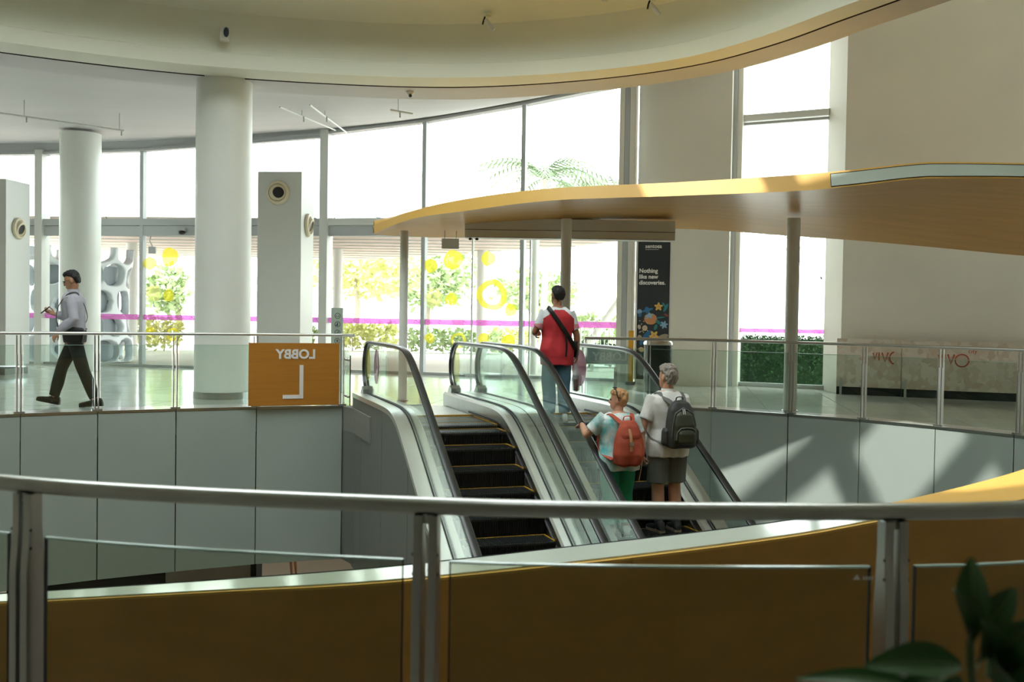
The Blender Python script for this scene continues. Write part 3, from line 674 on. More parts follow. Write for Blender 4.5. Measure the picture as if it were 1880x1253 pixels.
# ------------------------------------------------------------------ air towers
def tower(x, y, rz, w, d, h, label):
    root = empty('air_tower', (x, y, 0), rz, label, 'air tower', 'white air conditioning towers in the lobby')
    MB().box((0, 0, h/2 + .12), (w, d, h-.12)).build('body', M['whitemetal'], root, world=False, bevel=.012)
    MB().box((0, 0, .06), (w-.04, d-.04, .12)).build('plinth', M['clad'], root, world=False)
    def nozzle(m4):
        nz = MB(); nz.lathe([(.165, .0), (.205, .0), (.215, .02), (.20, .05), (.165, .065), (.155, .05), (.15, .0)], mtx=m4, n=32)
        o = nz.build('nozzle', M['cream'], root, world=False, smooth=True)
        q = MB(); q.lathe([(.165, .0), (.16, .03), (.135, .075), (.105, .085), (.095, .06), (.095, .0)], mtx=m4 @ Matrix.Rotation(.30, 4, 'Y'), n=28); q.build('swivel', M['cream'], o, world=False, smooth=True)
        q = MB(); q.lathe([(.005, .066), (.097, .066), (.097, .060), (.005, .060)], mtx=m4 @ Matrix.Rotation(.30, 4, 'Y'), n=24); q.build('opening', M['black'], o, world=False)
    nozzle(Matrix.Translation((-.02, -d/2, h-.32)) @ Matrix.Rotation(R(90), 4, 'X'))
    nozzle(Matrix.Translation((w/2, .0, h-.86)) @ Matrix.Rotation(R(90), 4, 'Y'))
    return root
tower(-4.16, 18.35, -.08, .80, .80, 3.75, 'white air tower with two round nozzles between column and window post')
tower(-10.15, 19.75, -.10, .86, .80, 3.72, 'white air tower cut off by the left edge of the photo')
# ------------------------------------------------------------------ bin, pictogram board, hoardings, banner
bx, by = 2.34, 16.05
bn = empty('litter_bin', (bx, by, 0), label='dark cylindrical litter bin with steel rim behind the right railing', cat='bin')
MB().lathe([(.20, 0), (.222, .02), (.222, .86), (.20, .87)], (bx, by, 0), 36).build('body', mat('dark green metal', '#2e3b38', .35, .5), bn, smooth=True)
MB().lathe([(.215, .86), (.232, .87), (.232, .90), (.21, .93), (.15, .93), (.15, .89), (.215, .86)], (bx, by, 0), 36).build('rim', M['steelb'], bn, smooth=True)
pb = empty('pictogram_board', (-2.83, 16.2, 0), label='narrow grey green board with round pictograms behind the lobby sign', cat='sign')
MB().box((-2.83, 16.2, .69), (.185, .05, 1.38), .05).build('board', mat('pale green grey board', '#a9b8ad', .5), pb, bevel=.006)
for i in range(4):
    z = 1.25 - i*.135; q = MB(); q.tube([(-2.82 + .042*math.cos(R(18*w)), 16.172, z + .042*math.sin(R(18*w))) for w in range(21)], .004, 5); q.build('pictogram_ring', M['joint'], pb)
    q = MB()
    if i == 0: q.box((-2.835, 16.17, z-.006), (.012, .004, .016)); q.box((-2.805, 16.17, z-.006), (.012, .004, .016))
    elif i == 1: q.box((-2.82, 16.17, z), (.014, .004, .05)); q.box((-2.83, 16.17, z-.016), (.04, .004, .012), 0)
    elif i == 2: q.box((-2.81, 16.17, z), (.010, .004, .045)); q.box((-2.84, 16.17, z-.012), (.010, .004, .025))
    else: q.box((-2.82, 16.17, z), (.010, .004, .05)); q.box((-2.82, 16.17, z+.005), (.04, .004, .008))
    q.build('pictogram', M['joint'], pb)
def tri_mat():
    m = mat('beige triangle patterned hoarding print', '#cdbfae', .6); nt = m.node_tree; b = nt.nodes['Principled BSDF']
    tc = nt.nodes.new('ShaderNodeTexCoord'); vo = nt.nodes.new('ShaderNodeTexVoronoi'); vo.inputs['Scale'].default_value = 9; vo.distance = 'MANHATTAN'
    nt.links.new(tc.outputs['Object'], vo.inputs['Vector']); rp = nt.nodes.new('ShaderNodeValToRGB'); e = rp.color_ramp.elements
    e[0].color = lin('#c4b4a2'); e[1].color = lin('#d8d2c6'); e[1].position = .8
    sx = nt.nodes.new('ShaderNodeSeparateColor'); nt.links.new(vo.outputs['Color'], sx.inputs[0]); nt.links.new(sx.outputs[0], rp.inputs[0]); nt.links.new(rp.outputs[0], b.inputs['Base Color'])
    return m
TRI = tri_mat(); RED = mat('red brush lettering', '#b8502f', .6)
d = Vector((WALLR[1][0]-WALLR[0][0], WALLR[1][1]-WALLR[0][1], 0)).normalized(); nn = Vector((d.y, -d.x, 0)); o0 = Vector((*WALLR[0], 0)) + nn*.16
def stroke(q, pts, w): q.tube(pts, w, 6)
for u0, u1, dz, lab in ((-.05, 1.02, 0, 'beige patterned hoarding with partly hidden red VIVO lettering, next to the tall window'), (1.03, 3.5, -.02, 'beige patterned hoarding with red VIVO city lettering at the right')):
    f_ = nn*(.0 if u0 < 0 else .05)
    root = empty('hoarding', o0 + d*u0, 0, lab, 'hoarding', 'printed hoardings along the plain wall')
    P = lambda u, z: o0 + f_ + d*u + Vector((0, 0, z))
    MB().extr([P(u0, .14), P(u1, .14), P(u1, .99+dz), P(u0, .99+dz)], -nn*.04).build('board', TRI, root)
    MB().extr([P(u0, .0) - nn*.03, P(u1, .0) - nn*.03, P(u1, .14) - nn*.03, P(u0, .14) - nn*.03], -nn*.03).build('skirting', M['joint'], root)
    for uu in ((u0+.06,) if u0 < 0 else (u0+.04, u0+2.0)):
        MB().extr([P(uu, .0) + nn*.02, P(uu+.04, .0) + nn*.02, P(uu+.04, .30) + nn*.02, P(uu, .30) + nn*.02], nn*.05).build('foot', M['steel'], root)
    q = MB(); bu = .55 if u0 < 0 else 1.60; bz = .66; k = nn*.006
    G = lambda x, z: P(bu + x, bz + z) + k
    stroke(q, [G(0, .09), G(.03, -.02), G(.07, .10)], .009); stroke(q, [G(.105, .10), G(.10, -.04)], .010)
    stroke(q, [G(.15, .10), G(.20, -.06), G(.25, .10)], .013)
    if u0 < 0: stroke(q, [G(.36 + .085*math.cos(w), .01 + .105*math.sin(w)) for w in [R(100 + 160*x/10) for x in range(11)]], .011)
    else:
        stroke(q, [G(.37 + .105*math.cos(w), .0 + .105*math.sin(w)) for w in [R(360*x/20) for x in range(21)]], .011)
    q.build('lettering', RED, root)
    if u0 > 0: text_mesh('city', .10, frame_mtx(G(.46, .13), d, (0, 0, 1)), .002).build('small_lettering', RED, root)
# banner
A0 = Vector((2.44, 19.62, 0)); t = Vector((.962, -.272, 0)).normalized(); n = Vector((t.y, -t.x, 0)); A0 = A0 - t*.0
bw = .625
bnr = empty('event_banner', A0 + Vector((0, 0, .2)), label='dark vertical banner with sentosa text and tropical flower artwork on the pier', cat='banner')
Q = lambda u, z, k=0.: A0 + t*u + Vector((0, 0, z)) + n*k
MB().extr([Q(0, .1), Q(bw, .1), Q(bw, 2.85), Q(0, 2.85)], n*.03).build('panel', mat('dark slate print', '#262d33', .5), bnr)
MB().extr([Q(-.04, .1), Q(0, .1), Q(0, 2.85), Q(-.04, 2.85)], n*.035).build('frame_edge', M['whitemetal'], bnr)
text_mesh('sentosa', .105, frame_mtx(Q(.14, 2.66, .032), t, (0, 0, 1)), .002, .002).build('heading', M['white'], bnr)
q = MB(); q.box(Q(.27, 2.63, .032), (.26, .004, .008), math.atan2(t.y, t.x)); q.build('tagline', M['whitemetal'], bnr)
for i, s in enumerate(('Nothing', 'like new', 'discoveries.')):
    text_mesh(s, .115, frame_mtx(Q(.03, 2.18 - i*.115, .032), t, (0, 0, 1)), .002, .003, sx=.95).build('slogan_line', M['white'], bnr)
AM = {k: mat('banner ink ' + k, v, .6) for k, v in dict(or_='#c98a5a', ye='#d8b05c', cr='#d9c39a', te='#2f7f86', bl='#2d6ea0', lb='#8bb0cf', tan='#a79a88', rd='#8f4a3c', pe='#c3b9a6').items()}
def blob(u, z, rx, rz_, m, pet=0, rot=0., k=.033):
    N = 40 if pet else 18; pts = []
    for i in range(N):
        a = 2*math.pi*i/N; f_ = 1 + (.32*math.cos(pet*a) if pet else .08*math.sin(2*a+u*30)); x, y = rx*f_*math.cos(a), rz_*f_*math.sin(a)
        pts.append(Q(min(max(u + x*math.cos(rot) - y*math.sin(rot), .005), bw-.005), z + x*math.sin(rot) + y*math.cos(rot), k))
    MB().add(pts, [tuple(range(N))]).build('artwork_shape', m, bnr)
blob(.27, 1.28, .118, .118, AM['or_']); blob(.24, 1.34, .07, .045, AM['lb'], 5, .4, .034); blob(.20, 1.45, .09, .05, AM['bl'], 4, .3, .0325)
blob(.42, 1.52, .065, .065, AM['ye'], 5, .3, .034); blob(.42, 1.52, .018, .018, AM['or_'], 0, 0, .036)
blob(.34, .96, .075, .075, AM['ye'], 5, .9, .034); blob(.34, .96, .02, .02, AM['or_'], 0, 0, .036)
blob(.53, 1.17, .062, .062, AM['lb'], 6, .2); blob(.16, 1.10, .055, .05, AM['cr']); blob(.16, 1.10, .03, .027, AM['pe'], 0, 0, .034)
for u, z, rx, rz_, m, ro in ((.56, 1.50, .03, .085, 'te', -.5), (.52, 1.56, .022, .05, 'te', .5), (.46, 1.31, .085, .016, 'te', .1), (.42, 1.22, .07, .03, 'te', -.7), (.37, 1.12, .065, .028, 'te', 1.2), (.57, 1.36, .05, .022, 'rd', -.5), (.05, 1.42, .045, .05, 'lb', .6), (.06, 1.36, .03, .05, 'bl', -.3), (.19, .95, .05, .13, 'bl', -.6), (.11, .84, .04, .08, 'bl', -.5), (.50, .92, .12, .06, 'tan', .5), (.44, .80, .16, .018, 'pe', .1), (.48, .72, .10, .05, 'or_', .1), (.05, 1.12, .03, .05, 'pe', .3), (.06, .92, .04, .05, 'tan', .2), (.22, .78, .06, .022, 'rd', .4), (.3, .70, .07, .03, 'bl', .2), (.10, .68, .05, .05, 'cr', .2), (.45, .60, .06, .04, 'te', .7), (.06, .56, .05, .05, 'te', .3), (.27, .55, .07, .04, 'rd', .4), (.50, .50, .08, .05, 'ye', .4)):
    blob(u, z, rx, rz_, AM[m], 0, ro)
for i in range(16):
    blob(.05 + random.random()*.2, 1.0 + random.random()*.28, .010, .014, AM['pe'], 0, random.random()*3, .0335)
fs = empty('floor_sign', (2.35, 19.5, 0), label='yellow caution board beside the banner', cat='sign')
MB().box((2.30, 19.35, .55), (.10, .03, 1.0), -.3).build('board', mat('amber plastic', '#d29a1f', .5), fs, bevel=.004)
MB().box((2.30, 19.35, .03), (.16, .16, .06), -.3).build('foot', M['black'], fs)
# ------------------------------------------------------------------ fixtures on the ring and soffit
sb = empty('sensor_box', (-4.05, 13.86, 5.10), label='small grey sensor box with dark lens on the bulkhead', cat='sensor')
MB().box((-4.05, 13.99, 5.13), (.125, .10, .19), .28).build('housing', mat('grey plastic housing', '#c9c8bf', .5), sb, bevel=.01)
MB().lathe([(.004, .0), (.032, .0), (.036, .006), (.004, .008)], mtx=Matrix.Translation((-4.015, 13.945, 5.15)) @ Matrix.Rotation(.28, 4, 'Z') @ Matrix.Rotation(R(90), 4, 'X') @ Matrix.Diagonal((1, 1.9, 1, 1)), n=20).build('lens', mat('dark blue lens', '#2b3a44', .1), sb)
for x, y, z, lab in ((-.42, 14.15, 5.50, 'white tube spotlight on the ring ceiling, left of the pair'), (1.76, 13.2, 5.46, 'white tube spotlight on the ring ceiling, right of the pair')):
    r0 = empty('tube_spotlight', (x, y, z), label=lab, cat='spotlight', group='tube spotlights on the ring ceiling')
    MB().cyl((x, y), .05, z-.02, z+.02, 16).build('canopy_disc', M['ceil'], r0, smooth=True)
    MB().tube([(x-.03, y, z-.02), (x-.05, y, z-.08), (x-.06, y-.02, z-.13)], .012, 8).build('bracket', M['black'], r0, smooth=True)
    MB().tube([(x-.02, y, z-.06), (x+.10, y-.03, z-.21)], .028, 14).build('tube', M['whitemetal'], r0, smooth=True)
sd = empty('smoke_detector', (1.15, 13.4, 5.5), label='small round smoke detector between the tube spotlights', cat='detector')
MB().lathe([(.05, 0), (.05, -.02), (.035, -.04), (.005, -.042)], (1.15, 13.45, 5.53), 18).build('body', M['ceil'], sd, smooth=True)
dc = empty('dome_camera', (-1.55, 15.8, 4.66), label='tiny dome camera under the outer ring soffit', cat='camera')
MB().lathe([(.06, .05), (.06, .02), (.04, .0), (.005, -.03)], (-1.62, 15.4, 4.655), 16).build('base', M['whitemetal'], dc, smooth=True)
MB().ball((-1.61, 15.38, 4.63), .026, 8).build('lens', M['black'], dc, smooth=True)
def pipe(p, q, label, drops=2):
    p, q = Vector(p), Vector(q); r0 = empty('sprinkler_pipe', p, label=label, cat='pipe', group='thin sprinkler pipes under the grey soffit')
    MB().tube([p, q], .016, 8).build('run', M['whitemetal'], r0, smooth=True)
    for k in range(drops):
        c = p.lerp(q, .35 + .62*k/max(1, drops-1)); MB().tube([c + Vector((0, 0, .32)), c], .006, 6).build('hanger', M['alu'], r0)
        MB().tube([c + Vector((.03, .03, 0)), c + Vector((.03, .03, -.1))], .014, 8).build('sprinkler_head', M['alu'], r0, smooth=True)
pipe((-9.3, 17.0, 4.66), (-7.35, 18.9, 4.66), 'long thin sprinkler pipe over the walking man', 2)
pipe((-4.0, 17.1, 4.78), (-3.72, 20.8, 5.08), 'thin sprinkler pipe just right of the thick column', 1)
pipe((-3.45, 16.9, 4.78), (-3.62, 21.6, 5.18), 'thin sprinkler pipe ending at the white window post', 1)
pipe((-2.1, 16.9, 4.72), (-1.75, 17.1, 4.70), 'short sprinkler stub beyond the ring', 1)

ds = empty('door_sensor', (-.68, 15.22, 2.46), label='pair of small black sensors under the left end of the door header', cat='sensor')
for dx in (0, .10): MB().ball((-.66 + dx, 15.30, 2.455), .024, 8, sc=(1.2, 1, .8)).build('sensor_eye', M['black'], ds, smooth=True)
ts = empty('track_camera', (-7.45, 22.6, 3.08), label='small black dome sensor on the door track left of the thick column', cat='sensor')
MB().ball((-7.47, 22.62, 3.06), .06, 8, sc=(1.2, 1, .8)).build('dome', M['black'], ts, smooth=True)
MB().box((-7.47, 22.66, 3.13), (.16, .10, .05), -.15).build('bracket', M['alu'], ts)
def cable(pts, label):
    r0 = empty('loose_cable', pts[0], label=label, cat='cable', group='loose cables lying on the transom')
    MB().tube(catmull(pts, 6), .008, 6).build('wire', M['black'], r0, smooth=True)
cable([(-9.75, 23.1, 3.385), (-9.65, 23.1, 3.48), (-9.5, 23.08, 3.54), (-9.38, 23.06, 3.48), (-9.34, 23.05, 3.385)], 'thin cable looping above the transom right of the rear column')
cable([(-4.95, 22.25, 3.385), (-4.75, 22.22, 3.44), (-4.55, 22.2, 3.42), (-4.35, 22.15, 3.385)], 'thin cable on the transom left of the white window post')
cable([(-3.95, 22.05, 3.385), (-3.7, 22.0, 3.45), (-3.45, 21.95, 3.40), (-3.1, 21.85, 3.40), (-2.9, 21.8, 3.385)], 'thin cable on the transom right of the white window post')
# ------------------------------------------------------------------ outdoors
MB().box((0, 62, -.12), (160, 90, .1)).build('ground_outdoor', M['dirt'], kind='structure', label='bright paved forecourt outside the windows')
oc = empty('outdoor_canopy', (-6, 27, 0), label='blush outdoor canopy roof beyond the glass doors', cat='canopy')
pl = [(-15, 25.2), (.6, 24.0), (3.2, 25.0), (2.2, 28), (-2.5, 34), (-6, 37.5), (-15, 38)]
MB().prism(pl, 3.32, 3.6).build('roof_slab', M['pinksoff'], oc)
for k in range(9):
    y = 26 + k*1.25; xr = 2.4 if y < 28 else 2.2 - (y-28)*.86
    MB().box(((xr-15)/2, y, 3.31), (xr+15, .05, .03)).build('soffit_batten', M['whitemetal'], oc)
for x, y, r in ((-5.5, 31.5, .15), (-.95, 31.0, .17), (.52, 23.6, .085), (-7.4, 33, .17), (-11.4, 30, .17)):
    MB().cyl((x, y), r, -.07, 3.35, 20).build('support_column', M['whitemetal'], oc, smooth=True)
fl2 = empty('floodlight', (-8.5, 26.5, 3), label='small grey floodlight hanging outside near the lattice sculpture', cat='floodlight')
MB().box((-9.35, 26.0, 2.86), (.18, .14, .18), .2).build('housing', M['alu'], fl2, bevel=.01)
MB().tube([(-9.35, 26.0, 2.95), (-9.42, 26.0, 3.1), (-9.36, 26.0, 3.3)], .015, 6).build('bracket', M['alu'], fl2)
# lattice sculpture: cells on a barrel with holes
def lattice(cx, cy_, rad, h, label):
    root = empty('lattice_sculpture', (cx, cy_, -.07), label=label, cat='sculpture')
    NC, NRW = 9, 5; bm = bmesh.new()
    def P(a, z, r): return (cx + r*math.cos(a), cy_ + r*math.sin(a), z - .07)
    rnd = random.Random(3); verts = {}
    nu, nv = NC*8, 64
    holes = []
    for j in range(NRW):
        for i in range(NC):
            holes.append(((i + (.5 if j % 2 else 0) + rnd.uniform(-.12, .12)) / NC, (j + .48 + rnd.uniform(-.08, .08)) / (NRW-.3), .36 + rnd.uniform(-.07, .07), .45 + rnd.uniform(-.10, .06), rnd.uniform(-.8, .8)))
    cell_u, cell_v = 1/NC, 1/(NRW-.3)
    def fld(u, v):
        m = 9
        for hu, hv, ru, rv, ro in holes:
            du = (u-hu+.5) % 1 - .5; x, y = du/cell_u, (v-hv)/cell_v
            x2 = x*math.cos(ro) - y*math.sin(ro); y2 = x*math.sin(ro) + y*math.cos(ro)
            m = min(m, math.hypot(x2/ru, y2/rv))
        return m
    keep = []
    for i in range(nu):
        for j in range(nv):
            if fld((i+.5)/nu, (j+.5)/nv) > 1: keep.append((i, j))
    def V(i, j):
        k = (i % nu, j)
        if k not in verts:
            z = h*j/nv; a = 2*math.pi*i/nu; r = rad*(1 + .05*math.sin(z*2.3+1) + .03*math.sin(a*3)); verts[k] = bm.verts.new(P(a, z, r))
        return verts[k]
    for i, j in keep: bm.faces.new((V(i, j), V(i+1, j), V(i+1, j+1), V(i, j+1)))
    for _ in range(9): bmesh.ops.smooth_vert(bm, verts=bm.verts, factor=.5, use_axis_x=True, use_axis_y=True, use_axis_z=True)
    bmesh.ops.recalc_face_normals(bm, faces=bm.faces)
    me = bpy.data.meshes.new('lattice_shell'); bm.to_mesh(me); bm.free()
    o = bpy.data.objects.new('lattice_shell', me); me.materials.append(M['sculp'])
    inv = basis(root).inverted()
    for v in me.vertices: v.co = inv @ v.co
    finish(o, root)
    md = o.modifiers.new('s', 'SOLIDIFY'); md.thickness = .20; md.offset = 0
    md = o.modifiers.new('b', 'SUBSURF'); md.levels = 1; md.render_levels = 1
    me.shade_smooth()
    MB().cyl((cx, cy_), rad*.84, -.07, h*.80, 40).build('inner_drum', M['sculpin'], root, smooth=True)
lattice(-11.25, 26.0, 1.16, 3.0, 'white organic lattice sculpture standing outside behind the walking man')
# vegetation
def foliage(q, c, rx, ry, rz_, n, size, rnd):
    for _ in range(n):
        a = rnd.uniform(0, 2*math.pi); e = math.asin(rnd.uniform(-1, 1)); k = rnd.uniform(.55, 1) ** .5
        p = Vector((c[0] + rx*k*math.cos(e)*math.cos(a), c[1] + ry*k*math.cos(e)*math.sin(a), c[2] + rz_*k*math.sin(e)))
        d = Vector((rnd.uniform(-1, 1), rnd.uniform(-1, 1), rnd.uniform(-.5, 1))).normalized(); s = d.cross(Vector((rnd.uniform(-1, 1), rnd.uniform(-1, 1), rnd.uniform(-1, 1)))).normalized(); L = size*rnd.uniform(.7, 1.3)
        q.add([p, p + d*L*.5 + s*L*.25, p + d*L, p + d*L*.5 - s*L*.25], [(0, 1, 2, 3)])
rnd = random.Random(11)
def tree(name, x, y, h, rx, rz_, m, label, n=900, size=.5, trunk=.14, zc=None):
    root = empty(name, (x, y, -.07), label=label, cat='tree')
    q = MB(); zc = zc or h - rz_
    for _ in range(5): foliage(q, (x + rnd.uniform(-.5, .5)*rx, y + rnd.uniform(-.5, .5)*rx, zc + rnd.uniform(-.4, .4)*rz_), rx*.7, rx*.7, rz_*.65, n//5, size, rnd)
    q.build('crown', m, root, kind='stuff')
    MB().tube([(x, y, -.07), (x+.1, y, h*.35), (x-.05, y, zc)], [trunk, trunk*.8, trunk*.5], 8).build('trunk', M['bark'], root, smooth=True)
tree('broad_tree', -7.2, 46, 4.9, 3.0, 1.6, M['leafy'], 'yellow green tree beyond the outdoor canopy, right of the window post', 1500, .45)
tree('broad_tree', -4.4, 51.3, 4.85, 2.6, 1.6, M['leaf'], 'green tree beyond the outdoor canopy, behind the thinnest post', 1300, .45)
tree('broad_tree', -17.5, 40, 3.6, 1.8, 1.5, M['leaf'], 'green tree outside at the far left behind the air tower', 900, .4)
tree('broad_tree', 1.3, 51.5, 4.2, 2.4, 1.4, M['leaf'], 'hazy green tree outside behind the yellow dot stickers', 900, .45)
tree('broad_tree', -13.4, 40, 3.1, 1.0, 1.1, M['leaf'], 'small green tree outside right of the lattice sculpture', 600, .35)
def palm(x, y, h, label, L=2.5, n=22):
    root = empty('palm_tree', (x, y, -.07), label=label, cat='palm tree', group='palms seen above the amber canopy')
    MB().tube([(x, y, -.07), (x+.1, y, h*.5), (x, y, h)], [.12, .10, .09], 8).build('trunk', M['pbark'], root, smooth=True)
    for k in range(n):
        a = 2*math.pi*k/n + rnd.uniform(-.15, .15); el = rnd.uniform(.1, 1.1); q = MB(); pts = []
        for s in range(9):
            u = s/8; pts.append(Vector((x + L*u*math.cos(a)*math.cos(el*(1-u*.6)), y + L*u*math.sin(a)*math.cos(el*(1-u*.6)), h + L*u*math.sin(el) - L*u*u*.75)))
        side = Vector((-math.sin(a), math.cos(a), 0))
        for s in range(8):
            for e in (-1, 1):
                for w in (.25, .75):
                    p = pts[s].lerp(pts[s+1], w); ln = .42*math.sin(math.pi*(s+w+1)/10); tip = p + side*e*ln + Vector((0, 0, -ln*.55)) + (pts[s+1]-pts[s])*.9
                    q.add([p, p + (pts[s+1]-pts[s])*.35, tip], [(0, 1, 2)])
        q.tube(pts, .02, 4); q.build('frond', M['palm'], root)
palm(1.0, 34, 5.95, 'tall palm left of the group above the amber canopy')
palm(2.6, 40, 6.4, 'palm in the middle of the group above the amber canopy')
palm(4.6, 46, 7.2, 'palm right of the group above the amber canopy, near the jamb', 2.2)
def bush(x, y, w, dd, h, m, label, n=500, size=.16, cat='shrub', kind=None):
    root = empty('clipped_hedge' if cat == 'hedge' else 'low_shrub', (x, y, -.07), label=label, cat=cat)
    q = MB(); foliage_box(q, x, y, w, dd, h, n, size); q.build('foliage', m, root, kind='stuff')
    q = MB()
    for k in range(4): q.tube([(x + (k-1.5)*w*.22, y, -.07), (x + (k-1.5)*w*.24, y, h*.7)], .02, 5)
    q.build('stems', M['bark'], root)
def foliage_box(q, x, y, w, dd, h, n, size):
    for _ in range(n):
        p = Vector((x + rnd.uniform(-.5, .5)*w, y + rnd.uniform(-.5, .5)*dd, -.05 + h*rnd.random()**.7))
        d = Vector((rnd.uniform(-1, 1), rnd.uniform(-1.2, .4), rnd.uniform(-.2, 1))).normalized(); s = d.cross(Vector((rnd.uniform(-1, 1), rnd.uniform(-1, 1), rnd.uniform(-1, 1)))).normalized(); L = size*rnd.uniform(.7, 1.4)
        q.add([p, p + d*L*.5 + s*L*.28, p + d*L, p + d*L*.5 - s*L*.28], [(0, 1, 2, 3)])
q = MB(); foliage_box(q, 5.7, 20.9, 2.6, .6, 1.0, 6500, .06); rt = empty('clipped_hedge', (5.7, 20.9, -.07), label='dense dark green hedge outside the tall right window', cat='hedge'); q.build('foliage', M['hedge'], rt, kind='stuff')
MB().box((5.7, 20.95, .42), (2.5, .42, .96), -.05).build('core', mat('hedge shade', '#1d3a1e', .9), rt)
MB().box((5.5, 20.2, -.04), (2.6, .25, .10), -.5).build('kerb', M['whitemetal'], rt)
for a in ((-12.8, 34, 3.0, 1.0, 1.0, M['leafy'], 'yellow green shrub bed outside at the far left'), (-5.6, 37, 2.6, 1, .9, M['leafy'], 'yellow green shrub outside in the middle of the forecourt'), (-2.1, 36, 3.4, 1.0, .75, M['leaf'], 'green shrub bed outside behind the left dot stickers'), (.3, 38, 2.4, 1.0, .8, M['leafy'], 'yellowish shrub bed outside behind the large ring sticker'), (3.6, 33, 3.4, 1.0, 1.35, M['leaf'], 'leafy shrubs outside behind the crowd barriers'), (3.0, 27.6, 2.6, .7, .62, M['hedge'], 'low dark shrubs added for the shade right behind the crowd barriers'), (-7.9, 36, 1.6, .8, .8, M['leaf'], 'green shrub outside beside the lobby sign post')):  # low dark shrubs are added in place of shade behind the barriers
    bush(*a, n=700, size=.22)
# crowd barriers outside the doors
def barrier(x0, y0, x1, y1, label):
    a, b_ = Vector((x0, y0, 0)), Vector((x1, y1, 0)); r0 = empty('crowd_barrier', (a+b_)/2 + Vector((0, 0, -.07)), label=label, cat='barrier', group='white crowd barriers outside'); Z = lambda z: Vector((0, 0, z))
    MB().tube([a + Z(.12), a + Z(1.12), a.lerp(b_, .05) + Z(1.18), a.lerp(b_, .95) + Z(1.18), b_ + Z(1.12), b_ + Z(.2), a.lerp(b_, .95) + Z(.12), a.lerp(b_, .05) + Z(.12), a + Z(.18)], .025, 8).build('frame', M['whitemetal'], r0, smooth=True)
    for k in range(1, 12): p = a.lerp(b_, k/12); MB().tube([p + Z(.12), p + Z(1.18)], .012, 6).build('bar', M['whitemetal'], r0)
    for u in (.25, .75): p = a.lerp(b_, u); MB().box(p + Z(.03), (.05, .5, .2)).build('foot', M['whitemetal'], r0)
barrier(1.75, 25.6, 2.95, 25.4, 'white crowd barrier outside, just right of the man in red')
barrier(3.0, 25.4, 4.2, 25.2, 'white crowd barrier outside, beside the window jamb')
# far buildings, viaduct and tent roof
def building(x, y, w, h, dd, label, cols, rows_, col, z0=-.07):
    r0 = empty('distant_building', (x, y, -.07), label=label, cat='building')
    MB().box((x, y, h/2), (w, dd, h)).build('walls', mat('building ' + label[:12], col, .7), r0)
    g = mat('building glass ' + label[:12], '#9fb4bf', .2)
    for i in range(cols):
        for j in range(rows_):
            MB().box((x - w/2 + w*(i+.5)/cols, y - dd/2 - .02, h*(j+.55)/rows_), (w/cols*.8, .1, h/rows_*.5)).build('window', g, r0)
building(-29, 62, 7, 6.0, 6, 'pale distant block at the far left', 6, 5, '#d9e2e2')
building(24.5, 70, 5.5, 15.5, 6, 'white tower block seen through the tall right window', 5, 5, '#eceeee')
building(-13.5, 70, 4.5, 6.0, 5, 'bluish distant block behind the middle trees', 3, 4, '#b9ccd6')
vd = empty('viaduct', (0, 56, -.07), label='pale elevated rail viaduct crossing behind the trees', cat='viaduct')
MB().box((-4, 56, 3.05), (34, 1.2, .35)).build('deck', M['whitemetal'], vd); MB().box((-4, 56, 2.3), (34, 1.0, .28)).build('lower_beam', M['whitemetal'], vd)
for k in range(5): MB().box((-17 + k*7, 56, 1.1), (.6, .6, 2.4)).build('pier', M['whitemetal'], vd)
tr = empty('tent_roof', (7.5, 41, -.07), label='beige tent roof outside near the window jamb', cat='tent')
MB().add([(3.1, 40, 2.1), (8.5, 40, 2.1), (8.5, 44, 2.1), (3.1, 44, 2.1), (6.2, 42, 3.4)], [(0, 1, 4), (1, 2, 4), (2, 3, 4), (3, 0, 4), (0, 3, 2, 1)]).build('fabric', mat('beige fabric', '#d8cbb5', .8), tr)
for x in (3.9, 7.9): MB().tube([(x, 40.3, -.07), (x, 40.3, 2.1)], .09, 8).build('pole', M['whitemetal'], tr)
mt_ = empty('sloping_mast', (3, 27, -.07), label='thick white sloping mast outside beside the barriers', cat='mast')
MB().tube([(1.6, 26.6, -.07), (3.9, 27.2, 3.2)], .12, 12).build('pole', M['whitemetal'], mt_, smooth=True)
MB().cyl((1.6, 26.6), .2, -.07, .0, 16).build('base_plate', M['whitemetal'], mt_)
# lattice gantry beyond the tall window
gy = empty('steel_gantry', (9, 34, -.07), label='pale steel lattice gantry beyond the tall right window', cat='gantry')
S_ = mat('taupe fabric sail', '#b8ad9f', .8)
MB().extr([(8.0, 30, 4.6), (10.2, 30, 4.8), (9.7, 30, 3.9), (8.9, 30, 3.75)], (0, .1, 0)).build('sail_panel', S_, gy)
MB().extr([(10.3, 30, 6.9), (10.8, 30, 6.2), (10.5, 30, 5.2), (10.2, 30, 5.8)], (0, .1, 0)).build('sail_panel', S_, gy)
for p, q_ in (((8.0, 30, 4.5), (11.4, 30, 7.2)), ((7.6, 30, 4.3), (9.2, 30, 2.9)), ((7.6, 30, 3.9), (9.3, 30, 2.5)), ((8.0, 30, 4.6), (10.2, 30, 4.8)), ((8.4, 29.9, 4.6), (8.9, 29.9, 3.8)), ((9.3, 29.9, 4.7), (8.9, 29.9, 3.8)), ((9.3, 29.9, 4.7), (9.7, 29.9, 3.9)), ((9.2, 30, -.07), (9.2, 30, 2.9))):
    MB().tube([p, q_], .05, 6).build('strut', M['whitemetal'], gy)
